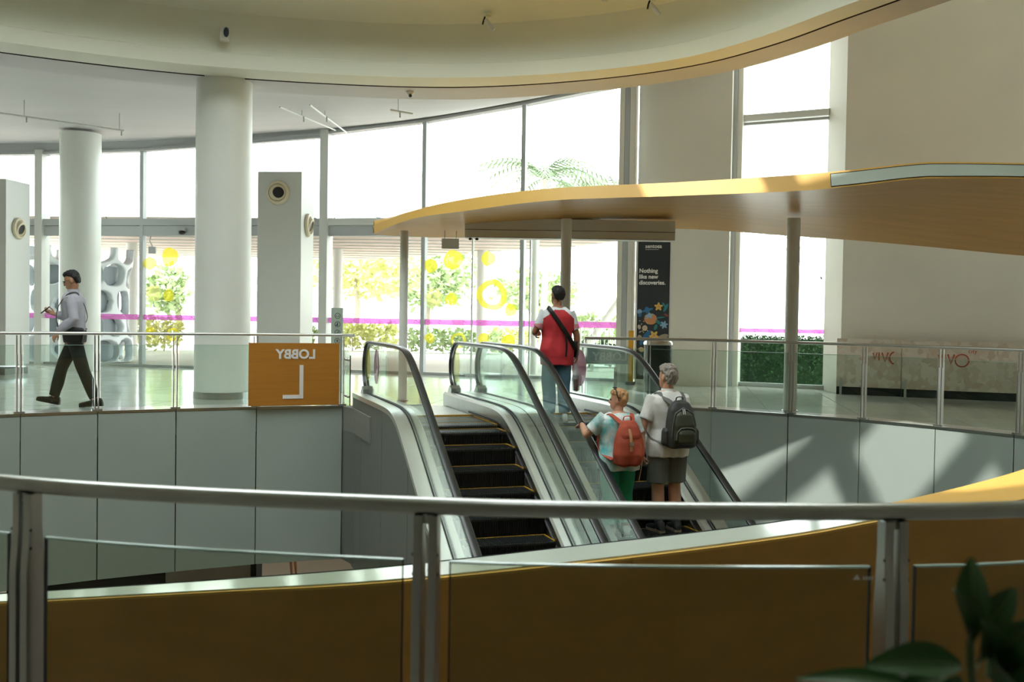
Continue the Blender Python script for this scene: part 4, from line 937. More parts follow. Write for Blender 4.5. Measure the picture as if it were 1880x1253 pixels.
# ------------------------------------------------------------------ lower level under the lobby
LZ = -5.5
MB().box((-1.5, 14, LZ-.1), (31, 44, .2)).build('floor_lower', mat('brown lower level floor', '#8a7767', .4, var=.1), kind='structure', label='brown floor of the level below')
MB().box((-1.5, 34, -3.8), (31, .3, 3.6)).build('wall_lower_back', mat('warm lower wall', '#a58c74', .6), kind='structure')
sh = empty('dark_shopfront', (-6.6, 19.5, LZ), label='dark shopfront on the level below, under the left panels', cat='shopfront')
MB().box((-8.0, 20.4, -3.1), (4.4, .3, 4.8)).build('back_panel', mat('dark shop interior', '#1d1613', .6, var=.5, vscale=3), sh)
for k in range(9):
    MB().box((-9.9 + k*.42, 20.0, -3.55 - .12*(k % 3)), (.22, .2, .22), .2).build('shelf_item', M[('bark', 'black', 'orange')[k % 3]], sh)
MB().box((-8.0, 20.05, -3.86), (4.3, .4, .06)).build('shelf', M['bark'], sh)
MB().box((-5.22, 17.5, -3.0), (1.5, .3, 5.0)).build('wall_lower_pier', M['wall'], kind='structure')
MB().box((-4.40, 17.4, -3.0), (.10, .4, 5.0)).build('wall_lower_edge', M['joint'], kind='structure')
wt = MB().box((.4, 18.95, -3.7), (2.6, .06, 3.6), -.29).build('wall_lower_tiled', M['joint'], kind='structure'); TL = mat('cream lower tile', '#b7a895', .5)
for k in range(5): MB().box((-.6 + k*.5, 19.18 - k*.15, -3.7), (.48, .1, 3.6), -.29).build('tile', TL, wt)
# ------------------------------------------------------------------ people
SKIN_A = mat('tan skin', '#a9765a', .5, var=.08, vscale=9); SKIN_B = mat('fair skin', '#cf9d82', .5, var=.08, vscale=9); SKIN_C = mat('light tan skin', '#b98a6d', .5, var=.08, vscale=9)
def remesh(q, voxel, sm=4, noise_amp=0., noise_sc=8., fac=.5):
    me = bpy.data.meshes.new('tmp'); me.from_pydata(q.v, [], q.f)
    bm = bmesh.new(); bm.from_mesh(me); bmesh.ops.recalc_face_normals(bm, faces=bm.faces); bm.to_mesh(me); bm.free()
    o = bpy.data.objects.new('tmp', me); COL.objects.link(o)
    md = o.modifiers.new('r', 'REMESH'); md.mode = 'VOXEL'; md.voxel_size = voxel
    md = o.modifiers.new('s', 'SMOOTH'); md.factor = fac; md.iterations = sm
    dg = bpy.context.evaluated_depsgraph_get(); out = bpy.data.meshes.new_from_object(o.evaluated_get(dg))
    COL.objects.unlink(o); bpy.data.objects.remove(o); bpy.data.meshes.remove(me)
    if noise_amp:
        out.update()
        ns = [v.normal.copy() for v in out.vertices]
        for v, nn in zip(out.vertices, ns):
            v.co += nn * noise_amp * noise.noise(Vector((v.co.x*noise_sc*1.3, v.co.y*noise_sc*1.3, v.co.z*noise_sc*.6)))
    out.shade_smooth()
    return out
def put(me, name, mats, parent, pick=None, label=None):
    ml = mats if isinstance(mats, (list, tuple)) else [mats]
    me.materials.clear()
    for m in ml: me.materials.append(m)
    if pick:
        for p in me.polygons: p.material_index = pick(p.center)
    me.name = name
    return finish(bpy.data.objects.new(name, me), parent, label)
def lerp(a, b, t): return a + (b-a)*t
def sampl(tab, u):
    n = len(tab)-1; x = max(0, min(n, u*n)); i = min(int(x), n-1); return lerp(tab[i], tab[i+1], x-i)
def limb(q, A, B, C, rad, u0, u1, e=0., n=14, seg=14, flat=1.):
    A, B, C = map(Vector, (A, B, C)); pts, rs = [], []
    for i in range(seg+1):
        u = lerp(u0, u1, i/seg)
        p = A.lerp(B, u) if u <= 1 else B.lerp(C, u-1)
        w = max(0, 1 - abs(u-1)/.18); p = p.lerp((A.lerp(B, .93) + B.lerp(C, .07))/2, w*.5)
        pts.append(p); rs.append(sampl(rad, u/2) + (e(u) if callable(e) else e))
    q.tube(pts, rs, n)
def superring(cx, cy_, z, hw, hd, n=28, pw=.8):
    out = []
    for i in range(n):
        a = 2*math.pi*i/n; c, s = math.cos(a), math.sin(a)
        out.append((cx + hw*math.copysign(abs(c)**pw, c), cy_ + hd*math.copysign(abs(s)**pw, s), z))
    return out
TOR = [(.70, .150, .108), (.80, .155, .110), (.86, .165, .118), (.93, .170, .122), (1.0, .160, .115), (1.08, .150, .108), (1.17, .154, .112), (1.27, .168, .120), (1.35, .176, .115), (1.405, .160, .098), (1.445, .105, .078), (1.475, .062, .062)]
class Fig:
    def __init__(s, root, hgt, bw=1., bd=1., lean=0., belly=0., turn=0.):
        s.root = root; s.k = hgt/1.75; s.bw, s.bd, s.lean, s.belly, s.turn = bw, bd, lean, belly, turn
        k = s.k
        s.hip = {e: Vector((e*.088*k*bw, 0, .90*k)) for e in (-1, 1)}; s.knee = {e: Vector((e*.095*k, .012*k, .49*k)) for e in (-1, 1)}; s.ank = {e: Vector((e*.10*k, -.03*k, .085*k)) for e in (-1, 1)}
        s.foot = {e: (Vector((e*.10*k, -.03*k, 0)), e*-.12, 0.) for e in (-1, 1)}
        s.sh = {e: s.sp(1.395) + Vector((e*.178*k*bw, 0, 0)) for e in (-1, 1)}
        s.elb = {e: s.sh[e] + Vector((e*.05*k, -.02*k, -.275*k)) for e in (-1, 1)}; s.wri = {e: s.elb[e] + Vector((e*.01*k, .06*k, -.245*k)) for e in (-1, 1)}
        s.hand = {e: (Vector((0, .15, -1)), Vector((0, 1, 0)), .5) for e in (-1, 1)}
        s.legr = [.088, .076, .058, .055, .040]; s.armr = [.056, .047, .040, .038, .027]
        s.yaw = 0.; s.pitch = 0.
    def sp(s, z): return Vector((0, s.lean*max(0, z-.9)*s.k, z*s.k))
    def torso(s, q, z0, z1, e):
        rings = []; k = s.k
        zs = [z0] + [t[0] for t in TOR if z0 < t[0] < z1] + [z1]
        for z in zs:
            for a, b in zip(TOR, TOR[1:]):
                if a[0] <= z <= b[0]: u = (z-a[0])/(b[0]-a[0]); hw, hd = lerp(a[1], b[1], u), lerp(a[2], b[2], u); break
            else: hw, hd = TOR[0][1:] if z < TOR[0][0] else TOR[-1][1:]
            c = s.sp(z); bl = s.belly*math.exp(-((z-1.05)/.13)**2); ee = e(z) if callable(e) else e
            rings.append(superring(c.x, c.y + bl*.5*k, c.z, hw*k*s.bw + ee, hd*k*s.bd + bl*.5*k + ee))
        q.loft(rings)
    def head_m(s):
        c = s.sp(1.60) + Vector((0, .01*s.k, .020*s.k))
        return Matrix.Translation(c) @ Matrix.Rotation(s.yaw, 4, 'Z') @ Matrix.Rotation(s.pitch, 4, 'X') @ Matrix.Scale(s.k, 4)
    def head(s, q):
        m = s.head_m()
        prof = [(-.118, .030, .078, .02), (-.10, .048, .092, -.01), (-.065, .060, .095, -.05), (-.02, .069, .093, -.084), (.02, .073, .092, -.096), (.06, .071, .084, -.096), (.09, .060, .062, -.08), (.11, .038, .032, -.05), (.118, .012, .0, -.02)]
        q.loft([[m @ Vector(p) for p in superring(0, (yf+yb)/2, z, hw, (yf-yb)/2, 24, .95)] for z, hw, yf, yb in prof])
        q.loft([[m @ Vector(p) for p in superring(0, y, z, w, d, 8, 1)] for z, y, w, d in ((-.045, .098, .014, .022), (-.03, .104, .012, .018), (.0, .098, .009, .012), (.02, .090, .007, .008))])
        q.loft([[m @ Vector(p) for p in superring(0, .092, z, w, .010, 10, 1)] for z, w in ((-.078, .012), (-.072, .022), (-.066, .022), (-.06, .012))])
        for e in (-1, 1):
            b = MB().ball((0, 0, 0), 1, 6); q.add([m @ Vector((e*.076 + v[0]*.012, -.008 + v[1]*.022, -.012 + v[2]*.034)) for v in b.v], b.f)
        c = s.sp(1.44); q.tube([c - Vector((0, .015*s.k, .04*s.k)), c + Vector((0, 0, .05*s.k)), m @ Vector((0, -.015, -.05))], [.066*s.k, .056*s.k, .056*s.k], 16)
    def hands(s, q, e):
        k = s.k; W = s.wri[e]; D, P, curl = s.hand[e]; D = Vector(D).normalized(); P = Vector(P); P = (P - D*P.dot(D)).normalized(); T = D.cross(P).normalized()   # P: palm normal, T: across the palm
        T = T * (1 if s.thumb_sign.get(e, 1) > 0 else -1)
        q.loft([[W + D*d*k + T*w*k*math.cos(a) + P*h*k*math.sin(a) for a in [2*math.pi*i/12 for i in range(12)]] for d, w, h in ((-.02, .026, .024), (.015, .030, .020), (.05, .040, .017), (.085, .040, .014), (.092, .034, .010))])
        for i, (off_, L) in enumerate(((.030, .070), (.010, .080), (-.010, .075), (-.029, .058))):
            p = W + (D*.085 + T*off_)*k; pts = [p - D*.02*k]; a = 0.
            for j, seg in enumerate((.45, .32, .23)):
                a += curl*(1.0 if j else .7); p = p + (D*math.cos(a) + P*math.sin(a))*L*seg*k; pts.append(p.copy())
            q.tube(pts, [.0098*k, .0095*k, .009*k, .0078*k], 8)
        p = W + (D*.022 + T*.028)*k
        q.tube([p - T*.012*k, p + (D*.022 + T*.022 + P*.008)*k, p + (D*.050 + T*.026 + P*.018*(1+curl))*k, p + (D*.072 + T*.020 + P*.026*(1+curl))*k], [.013*k, .0115*k, .010*k, .008*k], 8)
    thumb_sign = {}
    def body(s, skin, voxel=.0068):
        q = MB(); s.torso(q, .80, 1.475, 0); s.head(q)
        for e in (-1, 1):
            limb(q, s.hip[e], s.knee[e], s.ank[e], [r*s.k*(.5+.5*s.bw) for r in s.legr], -.04, 2)
            limb(q, s.sh[e] - Vector((e*.03, 0, 0)), s.elb[e], s.wri[e], [r*s.k*(.5+.5*s.bw) for r in s.armr], 0, 2)
            s.hands(q, e)
            f, yaw, pit = s.foot[e]; m = Matrix.Translation(s.ank[e]) @ Matrix.Rotation(yaw, 4, 'Z') @ Matrix.Rotation(pit, 4, 'X')
            q.tube([m @ Vector((0, -.01, .0)), m @ Vector((0, .0, -.05*s.k)), m @ Vector((0, .08*s.k, -.06*s.k)), m @ Vector((0, .15*s.k, -.065*s.k))], [.04*s.k, .038*s.k, .03*s.k, .02*s.k], 10)
        o = put(remesh(q, voxel, 3), 'body', skin, s.root)
        m = s.head_m()
        for e in (-1, 1):
            b = MB().ball((0, 0, 0), .011*s.k, 6); c = m @ Vector((e*.031, .086, .002)); MB().add([c + Vector(v) for v in b.v], b.f).build('eye', M['black'], s.root, world=False, smooth=True)
        return o
    def hair(s, m_, prof=None, amp=.006, grow=0.):
        m = s.head_m(); q = MB()
        prof = prof or [(-.055, .052, -.045, -.085), (-.04, .064, -.030, -.096), (-.02, .074, -.022, -.102), (.02, .082, .002, -.113), (.045, .083, .05, -.114), (.07, .080, .088, -.110), (.095, .070, .084, -.096), (.118, .050, .058, -.066), (.130, .018, .015, -.025)]
        q.loft([[m @ Vector(p) for p in superring(0, (yf+yb)/2, z, hw+grow, (yf-yb)/2+grow, 28, .95)] for z, hw, yf, yb in prof])
        return put(remesh(q, .0055, 2, amp, 45.), 'hair', m_, s.root)
    def shirt(s, name, m_, e=.018, hem=.84, sleeve=.8, pick=None, arms=True, amp=.010, se=.016, flare=.0, neck=1.468, sleeves_to=None):
        q = MB(); s.torso(q, hem, neck, lambda z: e + flare*max(0, 1.1-z)); k = s.k
        if arms:
            for a in (-1, 1): limb(q, s.sh[a] - Vector((a*.05*k, 0, -.012*k)), s.elb[a], s.wri[a], [r*k*(.5+.5*s.bw) for r in s.armr], 0, sleeve, lambda u: se + .006*u, n=16)
        return put(remesh(q, .0085, 3, amp, 9.), name, m_, s.root, pick)
    def trousers(s, name, m_, e=.016, top=1.0, to=1.93, flare=0., amp=.008, cut=None):
        q = MB(); s.torso(q, .82, top, e*.9); k = s.k
        for a in (-1, 1): limb(q, s.hip[a] + Vector((0, 0, .02*k)), s.knee[a], s.ank[a], [r*k*(.5+.5*s.bw) for r in s.legr], -.05, to, lambda u: e + flare*u, n=18, seg=18)
        q.tube([(0, -.035*k, .80*k), (0, .0, .79*k), (0, .035*k, .80*k)], .05*k, 10)
        return put(remesh(q, .0085, 3, amp, 8.), name, m_, s.root)
    def shoes(s, m_, sole, heel=.0, length=.27, pointed=False, tall=.0):
        k = s.k
        for a in (-1, 1):
            f, yaw, pit = s.foot[a]; L = length*k
            m = Matrix.Translation(s.ank[a] + Vector((0, 0, 0))) @ Matrix.Rotation(yaw, 4, 'Z') @ Matrix.Rotation(pit, 4, 'X') @ Matrix.Translation((0, 0, -.085*k))
            q = MB(); st = [(-.30, .030, .05+tall), (-.26, .038, .085+tall), (-.12, .040, .10+tall), (.05, .040, .088), (.22, .046, .066), (.42, .050, .055), (.58, .044, .046), (.68, .022 if pointed else .032, .036), (.70, .006 if pointed else .015, .028)]
            q.loft([[m @ Vector((w*k*math.copysign(abs(math.cos(t))**.8, math.cos(t)), y*L, .010*k + (h*k*.5)*(1 + math.copysign(abs(math.sin(t))**.8, math.sin(t))))) for t in [2*math.pi*i/16 for i in range(16)]] for y, w, h in st])
            o = q.build('shoe', m_, s.root, world=False, smooth=True, angle=1.2)
            q = MB(); q.loft([[m @ Vector((w*1.04*k*c, y*L, zz*k)) for c, zz in ((-1, -.004), (1, -.004), (1, .022), (-1, .022))] for y, w, h in st]); q.build('sole', sole, o, world=False, smooth=False)
def strap(q, pts, w, th, up):
    q.tube(catmull(pts, 6), w, 8, ry=th, up=up)
ZS = zstep(-2.9)
JEANS = mat('mid blue denim', '#5f86a1', .8, var=.3, vscale=7); NAVY = mat('near black trousers', '#101413', .7); WSH = mat('white trainer', '#d5d8d2', .6); SOLE = mat('pale rubber sole', '#b9b7ad', .7); BLK = M['black']
# ---- man in red
r1 = empty('person', (.55, 12.22, zstep(-.98)+.012), .20, 'man seen from behind in red shirt with white sleeves, black sling strap and blue jeans', 'person')
F = Fig(r1, 1.665, 1.10, 1.1, lean=.02); k = F.k
F.hip = {e: Vector((e*.09*k, 0, .90*k)) for e in (-1, 1)}
F.knee[-1] = Vector((-.10*k, .02*k, .49*k)); F.ank[-1] = Vector((-.085, -.05, .085*k)); F.ank[1] = Vector((.105, -.01, .085*k))
F.elb[-1] = F.sh[-1] + Vector((-.085, .03, -.235)); F.wri[-1] = F.elb[-1] + Vector((.06, .23, -.03)); F.hand[-1] = (Vector((.4, 1, .1)), Vector((1, -.3, 0)), .7)
F.elb[1] = F.sh[1] + Vector((.055, -.03, -.27)); F.wri[1] = F.elb[1] + Vector((.015, .04, -.24)); F.hand[1] = (Vector((0, .12, -1)), Vector((-1, .3, 0)), 1.0)
F.pitch = .06; F.yaw = .25
F.body(SKIN_A); F.hair(mat('short black hair', '#1c1a19', .7))
RD = mat('red jersey', '#c8313a', .75, var=.12, vscale=8); WH = mat('white jersey', '#dfe6ea', .75); PK = mat('faded pink jersey', '#d98f98', .75)
shz = F.sh[1].z
def pick(c):
    a = abs(c.x)
    d = shz - c.z
    if a > .192 and c.z > 1.06*k: return 2 if .13 < d < .185 else 1
    if c.z > 1.435*k - max(0, a-.06)*.85*k: return 1
    return 0
F.shirt('raglan_shirt', [RD, WH, PK], .024, .73, .78, pick=pick, amp=.016, se=.02, flare=.05)
F.trousers('jeans', JEANS, .020, .98, 1.93, .004, .012); F.shoes(WSH, SOLE, tall=.0)
sb_ = empty('sling_bag', r1.location, .20, 'black sling bag with long strap worn by the man in red', 'bag')
q = MB(); y0 = -.165
strap(q, [(-.10, .05, 1.37), (-.135, -.06, 1.395), (-.10, -.135, 1.33), (.02, y0, 1.16), (.13, y0+.01, 1.0), (.20, -.10, .90), (.215, .0, .86)], .026, .005, (.6, -.1, .7)); q.build('strap', BLK, sb_, world=False, smooth=True)
q = MB(); strap(q, [(.06, y0-.008, 1.08), (.075, y0-.012, .95), (.07, y0-.012, .80)], .012, .004, (1, 0, 0)); q.build('loose_strap_end', BLK, sb_, world=False)
put(remesh(MB().tube([(.215, -.07, .985), (.225, -.05, .90), (.23, .0, .83), (.22, .03, .80)], [.03, .06, .065, .035], 12, ry=.03, up=(0, 1, 0)), .008, 3), 'pouch', BLK, sb_)
cup = empty('drink_in_bag', basis(r1) @ (F.wri[1] + Vector((0, .02, -.24))), .2, 'clear plastic bag with an orange iced drink in the hand of the man in red', 'drink')
c0 = F.wri[1] + Vector((.0, .02, -.28))
cc = (0, 0, -.04)
MB().lathe([(.026, -.16), (.036, -.03), (.037, -.02), (.004, -.02)], cc, 18).build('drink', mat('orange red drink', '#b5532f', .3), cup, world=False, smooth=True)
MB().lathe([(.028, -.165), (.042, 0.02), (.042, .03), (.028, -.165)], cc, 18).build('cup', glass('clear plastic', (.88, .9, .9), 1.3), cup, world=False, smooth=True)
q = MB(); q.loft([[(.05*math.cos(a)*w, .035*math.sin(a)*w, z) for a in [2*math.pi*i/14 for i in range(14)]] for w, z in ((.3, -.215), (.95, -.19), (1.05, -.06), (.8, .04), (.15, .15))], cap=False); q.build('bag', film('thin white plastic', '#e8eaea', .35), cup, world=False, smooth=True)
# ---- woman
r2 = empty('person', (1.12, 10.36, ZS+.012), .32, 'woman seen from behind in teal tie-dye top and green trousers, hand on the handrail', 'person')
F = Fig(r2, 1.50, 1.26, 1.28, lean=.03, belly=.05); k = F.k
F.elb[-1] = F.sh[-1] + Vector((-.125, .10, -.185)); F.wri[-1] = F.elb[-1] + Vector((.02, .17, .10)); F.hand[-1] = (Vector((.05, 1, -.25)), Vector((0, -.2, -1)), .35)
F.elb[1] = F.sh[1] + Vector((.06, -.03, -.225)); F.wri[1] = F.elb[1] + Vector((.025, .02, -.165)); F.hand[1] = (Vector((.2, .1, -1)), Vector((1, .2, .1)), .8)
F.yaw = 1.05; F.pitch = -.02
F.body(SKIN_B)
BL = mat('short strawberry blond hair', '#c79a6a', .6, var=.25, vscale=40)
F.hair(BL, [(-.085, .050, -.03, -.075), (-.06, .066, -.012, -.098), (-.02, .080, -.002, -.112), (.02, .087, .012, -.120), (.05, .088, .06, -.120), (.08, .084, .096, -.114), (.105, .072, .090, -.098), (.128, .050, .06, -.066), (.140, .018, .015, -.025)], .010)
TD = mat('teal and white tie dye cotton', '#eaf0ee', .8, var=.9, vscale=7, col2='#5cb5b6'); GR = mat('emerald green cotton', '#2b9b77', .8, var=.15, vscale=6)
F.shirt('tie_dye_top', TD, .022, .78, .72, amp=.012, se=.028, flare=.10); F.trousers('green_trousers', GR, .022, .97, 1.9, .010, .012); F.shoes(WSH, SOLE, length=.25)
m = F.head_m()
q = MB(); q.tube([m @ Vector(p) for p in ((-.090, -.02, -.01), (-.093, .0, .06), (-.070, .02, .125), (-.03, .03, .152), (.03, .03, .152), (.07, .02, .125), (.093, .0, .06), (.09, -.02, -.01))], .006*k, 6); sgl = empty('sunglasses', r2.location, .32, 'dark sunglasses pushed up on the hair of the woman', 'sunglasses'); q.build('frame', BLK, sgl, world=False, smooth=True)
for e in (-1, 1):
    b = MB().ball((0, 0, 0), 1, 6); q = MB(); q.add([m @ Vector((e*.035 + v[0]*.028, .045 + v[1]*.02, .150 + v[2]*.010)) for v in b.v], b.f); q.build('lens', M['black'], sgl, world=False, smooth=True)
wb = MB(); wb.tube([F.wri[-1] + Vector((0, .0, 0)) + .034*k*Vector((math.cos(a), 0, math.sin(a))) for a in [2*math.pi*i/16 for i in range(17)]], .006, 6); wb.build('bracelet', BLK, r2, world=False)
def pack_shell(q, rows_): q.loft([[(cx + hw*math.copysign(abs(math.cos(t))**.6, math.cos(t)), cy_ + hd*math.copysign(abs(math.sin(t))**.7, math.sin(t)), z) for t in [2*math.pi*i/24 for i in range(24)]] for z, cx, cy_, hw, hd in rows_])
OR = mat('rust orange canvas', '#b4513a', .8, var=.15, vscale=6); LT = mat('tan leather strap', '#b98a62', .7)
bp = empty('backpack', r2.location, .32, 'rust orange canvas backpack with tan leather strap on the woman', 'backpack')
yb = -.175*1.0
q = MB(); pack_shell(q, [(.735, 0, yb-.07, .10, .05), (.76, 0, yb-.075, .150, .085), (.86, 0, yb-.08, .162, .098), (.98, 0, yb-.075, .150, .090), (1.09, 0, yb-.06, .120, .072), (1.16, 0, yb-.05, .085, .05), (1.19, 0, yb-.045, .05, .03)])
put(remesh(q, .008, 3, .016, 9.), 'sack', OR, bp)
q = MB(); pack_shell(q, [(1.02, 0, yb-.125, .095, .036), (1.06, 0, yb-.11, .105, .05), (1.14, 0, yb-.07, .10, .055), (1.195, 0, yb-.045, .07, .04)]); put(remesh(q, .007, 3, .010, 12.), 'flap', OR, bp)
q = MB(); strap(q, [(-.02, yb-.13, 1.12), (-.02, yb-.172, 1.03), (-.02, yb-.185, .95), (-.02, yb-.185, .90)], .016, .006, (1, 0, 0)); lt = q.build('buckle_strap', LT, bp, world=False, smooth=True)
MB().box((-.02, yb-.19, .975), (.045, .012, .035)).build('buckle', M['steel'], lt, world=False, bevel=.003)
for e in (-1, 1):
    q = MB(); strap(q, [(e*.06, yb-.02, 1.17), (e*.10, -.10, 1.225), (e*.115, -.02, 1.245), (e*.12, .06, 1.20), (e*.13, .165, 1.08), (e*.165, .12, .93), (e*.185, -.04, .84), (e*.15, yb-.03, .80)], .026, .007, (1, 0, .1)); q.build('shoulder_strap', OR, bp, world=False, smooth=True)
q = MB(); strap(q, [(-.045, yb-.03, 1.19), (-.035, yb-.035, 1.235), (.035, yb-.035, 1.235), (.045, yb-.03, 1.19)], .010, .005, (0, 1, 0)); q.build('grab_handle', OR, bp, world=False, smooth=True)
q = MB(); strap(q, [(.09, yb-.15, .98), (.11, yb-.165, .85), (.10, yb-.16, .70), (.085, yb-.15, .60)], .004, .004, (1, 0, 0)); q.build('cord', LT, bp, world=False)
# ---- man with grey hair
r3 = empty('person', (1.655, 10.545, ZS+.012), .30, 'grey haired man seen from behind in white shirt and dark grey shorts', 'person')
F = Fig(r3, 1.755, 1.16, 1.2, lean=.02, belly=.05); k = F.k
F.elb[-1] = F.sh[-1] + Vector((-.075, -.02, -.285)); F.wri[-1] = F.elb[-1] + Vector((-.035, .06, -.235)); F.hand[-1] = (Vector((-.25, .15, -1)), Vector((-1, .2, .1)), .8)
F.elb[1] = F.sh[1] + Vector((.04, .06, -.28)); F.wri[1] = F.elb[1] + Vector((-.02, .20, -.10)); F.hand[1] = (Vector((-.2, 1, 0)), Vector((-1, 0, 0)), .8)
F.yaw = .38; F.pitch = .0
F.legr = [.090, .080, .060, .064, .042]
F.body(SKIN_B)
F.hair(mat('grey hair', '#9b948a', .6, var=.3, vscale=40), [(-.080, .054, -.035, -.080), (-.05, .070, -.016, -.098), (-.02, .079, -.008, -.108), (.02, .084, .006, -.116), (.045, .086, .05, -.117), (.07, .083, .090, -.112), (.10, .074, .090, -.10), (.128, .054, .066, -.068), (.142, .02, .02, -.03)], .012)
WS = mat('white checked shirt', '#e2e3df', .8, var=.07, vscale=30)
F.shirt('short_sleeved_shirt', WS, .022, .79, .80, amp=.014, se=.024, flare=.06)
q = MB(); q.loft([[p for p in superring(0, F.sp(1.47).y + dy, z*k, w*k, d*k, 20, 1)] for z, w, d, dy in ((1.445, .085, .085, -.005), (1.485, .070, .074, 0), (1.50, .068, .072, 0), (1.49, .062, .066, 0), (1.45, .06, .064, 0))]); q.build('collar', WS, r3, world=False, smooth=True)
F.trousers('shorts', mat('dark grey cotton shorts', '#6d726e', .85, var=.12, vscale=7), .020, 1.02, .93, .030, .010)
HS = mat('dark hiking shoe', '#33383a', .7, var=.3, vscale=20)
F.shoes(HS, mat('grey tan sole', '#8b8174', .7), length=.29, tall=.02)
for e in (-1, 1): MB().tube([F.ank[e] + Vector((0, 0, .0)), F.ank[e] + Vector((0, 0, .085))], [.050, .050], 14).build('sock', mat('dark sock', '#2f3a44', .9), r3, world=False, smooth=True)
DG = mat('charcoal nylon', '#3c3f3c', .55, var=.2, vscale=9); DG2 = mat('dark olive nylon', '#3a4030', .45, var=.3, vscale=7); GT = mat('grey strap webbing', '#686b69', .7)
bp = empty('backpack', r3.location, .30, 'charcoal grey zipped backpack with pockets on the grey haired man', 'backpack')
yb = -.178
q = MB(); pack_shell(q, [(.90, .03, yb-.06, .12, .05), (.92, .03, yb-.065, .160, .075), (1.02, .03, yb-.07, .168, .085), (1.18, .03, yb-.065, .160, .080), (1.30, .03, yb-.055, .135, .068), (1.37, .03, yb-.04, .095, .05), (1.395, .03, yb-.03, .05, .03)])
put(remesh(q, .008, 3, .006, 9.), 'main_compartment', DG, bp)
q = MB(); pack_shell(q, [(.95, .03, yb-.14, .10, .03), (1.0, .03, yb-.15, .118, .045), (1.15, .03, yb-.15, .115, .045), (1.25, .03, yb-.13, .095, .036), (1.29, .03, yb-.115, .06, .02)]); fp = put(remesh(q, .007, 3, .004, 12.), 'front_compartment', DG2, bp)
q = MB(); pack_shell(q, [(.955, .035, yb-.185, .085, .02), (.98, .035, yb-.19, .098, .028), (1.06, .035, yb-.19, .095, .028), (1.10, .035, yb-.18, .07, .02)]); fp2 = put(remesh(q, .006, 3, .003, 12.), 'front_pocket', DG2, bp)
q = MB(); q.tube([(-.075, yb-.19, 1.0), (-.072, yb-.20, 1.08), (-.03, yb-.195, 1.118), (.035, yb-.195, 1.125), (.10, yb-.195, 1.118), (.142, yb-.20, 1.08), (.145, yb-.19, 1.0)], .007, 6); q.build('zip_piping', GT, bp, world=False, smooth=True)
q = MB(); q.tube([(-.10, yb-.13, 1.0), (-.10, yb-.145, 1.15), (-.07, yb-.14, 1.27), (.03, yb-.12, 1.325), (.13, yb-.14, 1.27), (.16, yb-.145, 1.15), (.16, yb-.13, 1.0)], .007, 6); q.build('zip_piping', GT, bp, world=False, smooth=True)
for e in (-1, 1):
    q = MB(); strap(q, [(.03 + e*.06, yb-.01, 1.35), (e*.105+.01, -.11, 1.415), (e*.12, -.03, 1.462), (e*.125, .06, 1.43), (e*.14, .165, 1.27), (e*.18, .13, 1.10), (e*.195, -.03, 1.0), (.03 + e*.15, yb-.02, .95)], .030, .008, (1, 0, .1)); q.build('shoulder_strap', GT, bp, world=False, smooth=True)
    q = MB(); pack_shell(q, [(.93, .03 + e*.165, yb-.05, .02, .04), (.96, .03 + e*.175, yb-.055, .028, .05), (1.08, .03 + e*.172, yb-.055, .026, .05), (1.11, .03 + e*.165, yb-.05, .015, .04)]); put(remesh(q, .006, 2), 'side_pocket', DG, bp)
q = MB(); strap(q, [(-.01, yb-.02, 1.385), (.0, yb-.03, 1.425), (.06, yb-.03, 1.425), (.07, yb-.02, 1.385)], .010, .006, (0, 1, 0)); q.build('grab_handle', BLK, bp, world=False, smooth=True)
q = MB()
for x in (.015, .035): q.tube([(x, yb-.135, 1.315), (x, yb-.155, 1.26)], .004, 5)
q.build('zip_pulls', M['white'], bp, world=False)
rt_ = MB(); rt_.box((.255, .02, 1.075), (.02, .05, .035)); rt_.box((.262, .02, 1.05), (.03, .03, .02), .4); ro = rt_.build('red_tag', mat('red plastic', '#c0263a', .5), bp, world=False)
# ---- walking man
r4 = empty('person', (-5.79, 13.27, 0.004), R(94), 'man in pale shirt and black trousers walking left while looking at his phone', 'person')
F = Fig(r4, 1.80, .93, 1.0, lean=.04); k = F.k
# local +y runs to image left, local x: +1 is the far (right) side
F.hip = {e: Vector((e*.08, 0, .90*k)) for e in (-1, 1)}
F.knee[1] = Vector((.09, .20, .50)); F.ank[1] = Vector((.09, .30, .115)); F.foot[1] = (None, 0, .20)
F.knee[-1] = Vector((-.09, -.14, .49)); F.ank[-1] = Vector((-.09, -.30, .10)); F.foot[-1] = (None, 0, -.05)
F.elb[-1] = F.sh[-1] + Vector((-.05, -.09, -.29)); F.wri[-1] = F.elb[-1] + Vector((.03, .215, -.155)); F.hand[-1] = (Vector((.05, .6, -.8)), Vector((.6, -.3, -.3)), .45)
F.elb[1] = F.sh[1] + Vector((.03, .03, -.29)); F.wri[1] = F.elb[1] + Vector((-.08, .25, .07)); F.hand[1] = (Vector((-.1, 1, .35)), Vector((-.5, -.2, .9)), .5)
F.pitch = -.30; F.yaw = .05
F.body(SKIN_C); F.hair(mat('black cropped hair', '#141313', .6), [(-.055, .050, -.050, -.086), (-.04, .062, -.036, -.095), (-.02, .072, -.028, -.100), (.02, .078, -.010, -.107), (.045, .079, .035, -.108), (.07, .077, .086, -.106), (.10, .069, .090, -.094), (.125, .050, .066, -.066), (.135, .02, .02, -.03)], .006)
PS = mat('pale lilac shirt', '#b9b9c6', .75, var=.08, vscale=9)
F.shirt('long_sleeved_shirt', PS, .018, .98, 1.93, amp=.016, se=.014)
F.trousers('dress_trousers', NAVY, .014, 1.0, 1.96, .007, .008); F.shoes(mat('black leather shoe', '#1b1817', .3), BLK, length=.30, pointed=True)
q = MB(); q.loft([[p for p in superring(F.sp(.99).x, F.sp(.99).y, z*k, .160*.93*k + .024, .115*k + .024, 28)] for z in (.985, 1.005)]); q.build('belt', BLK, r4, world=False, smooth=True)
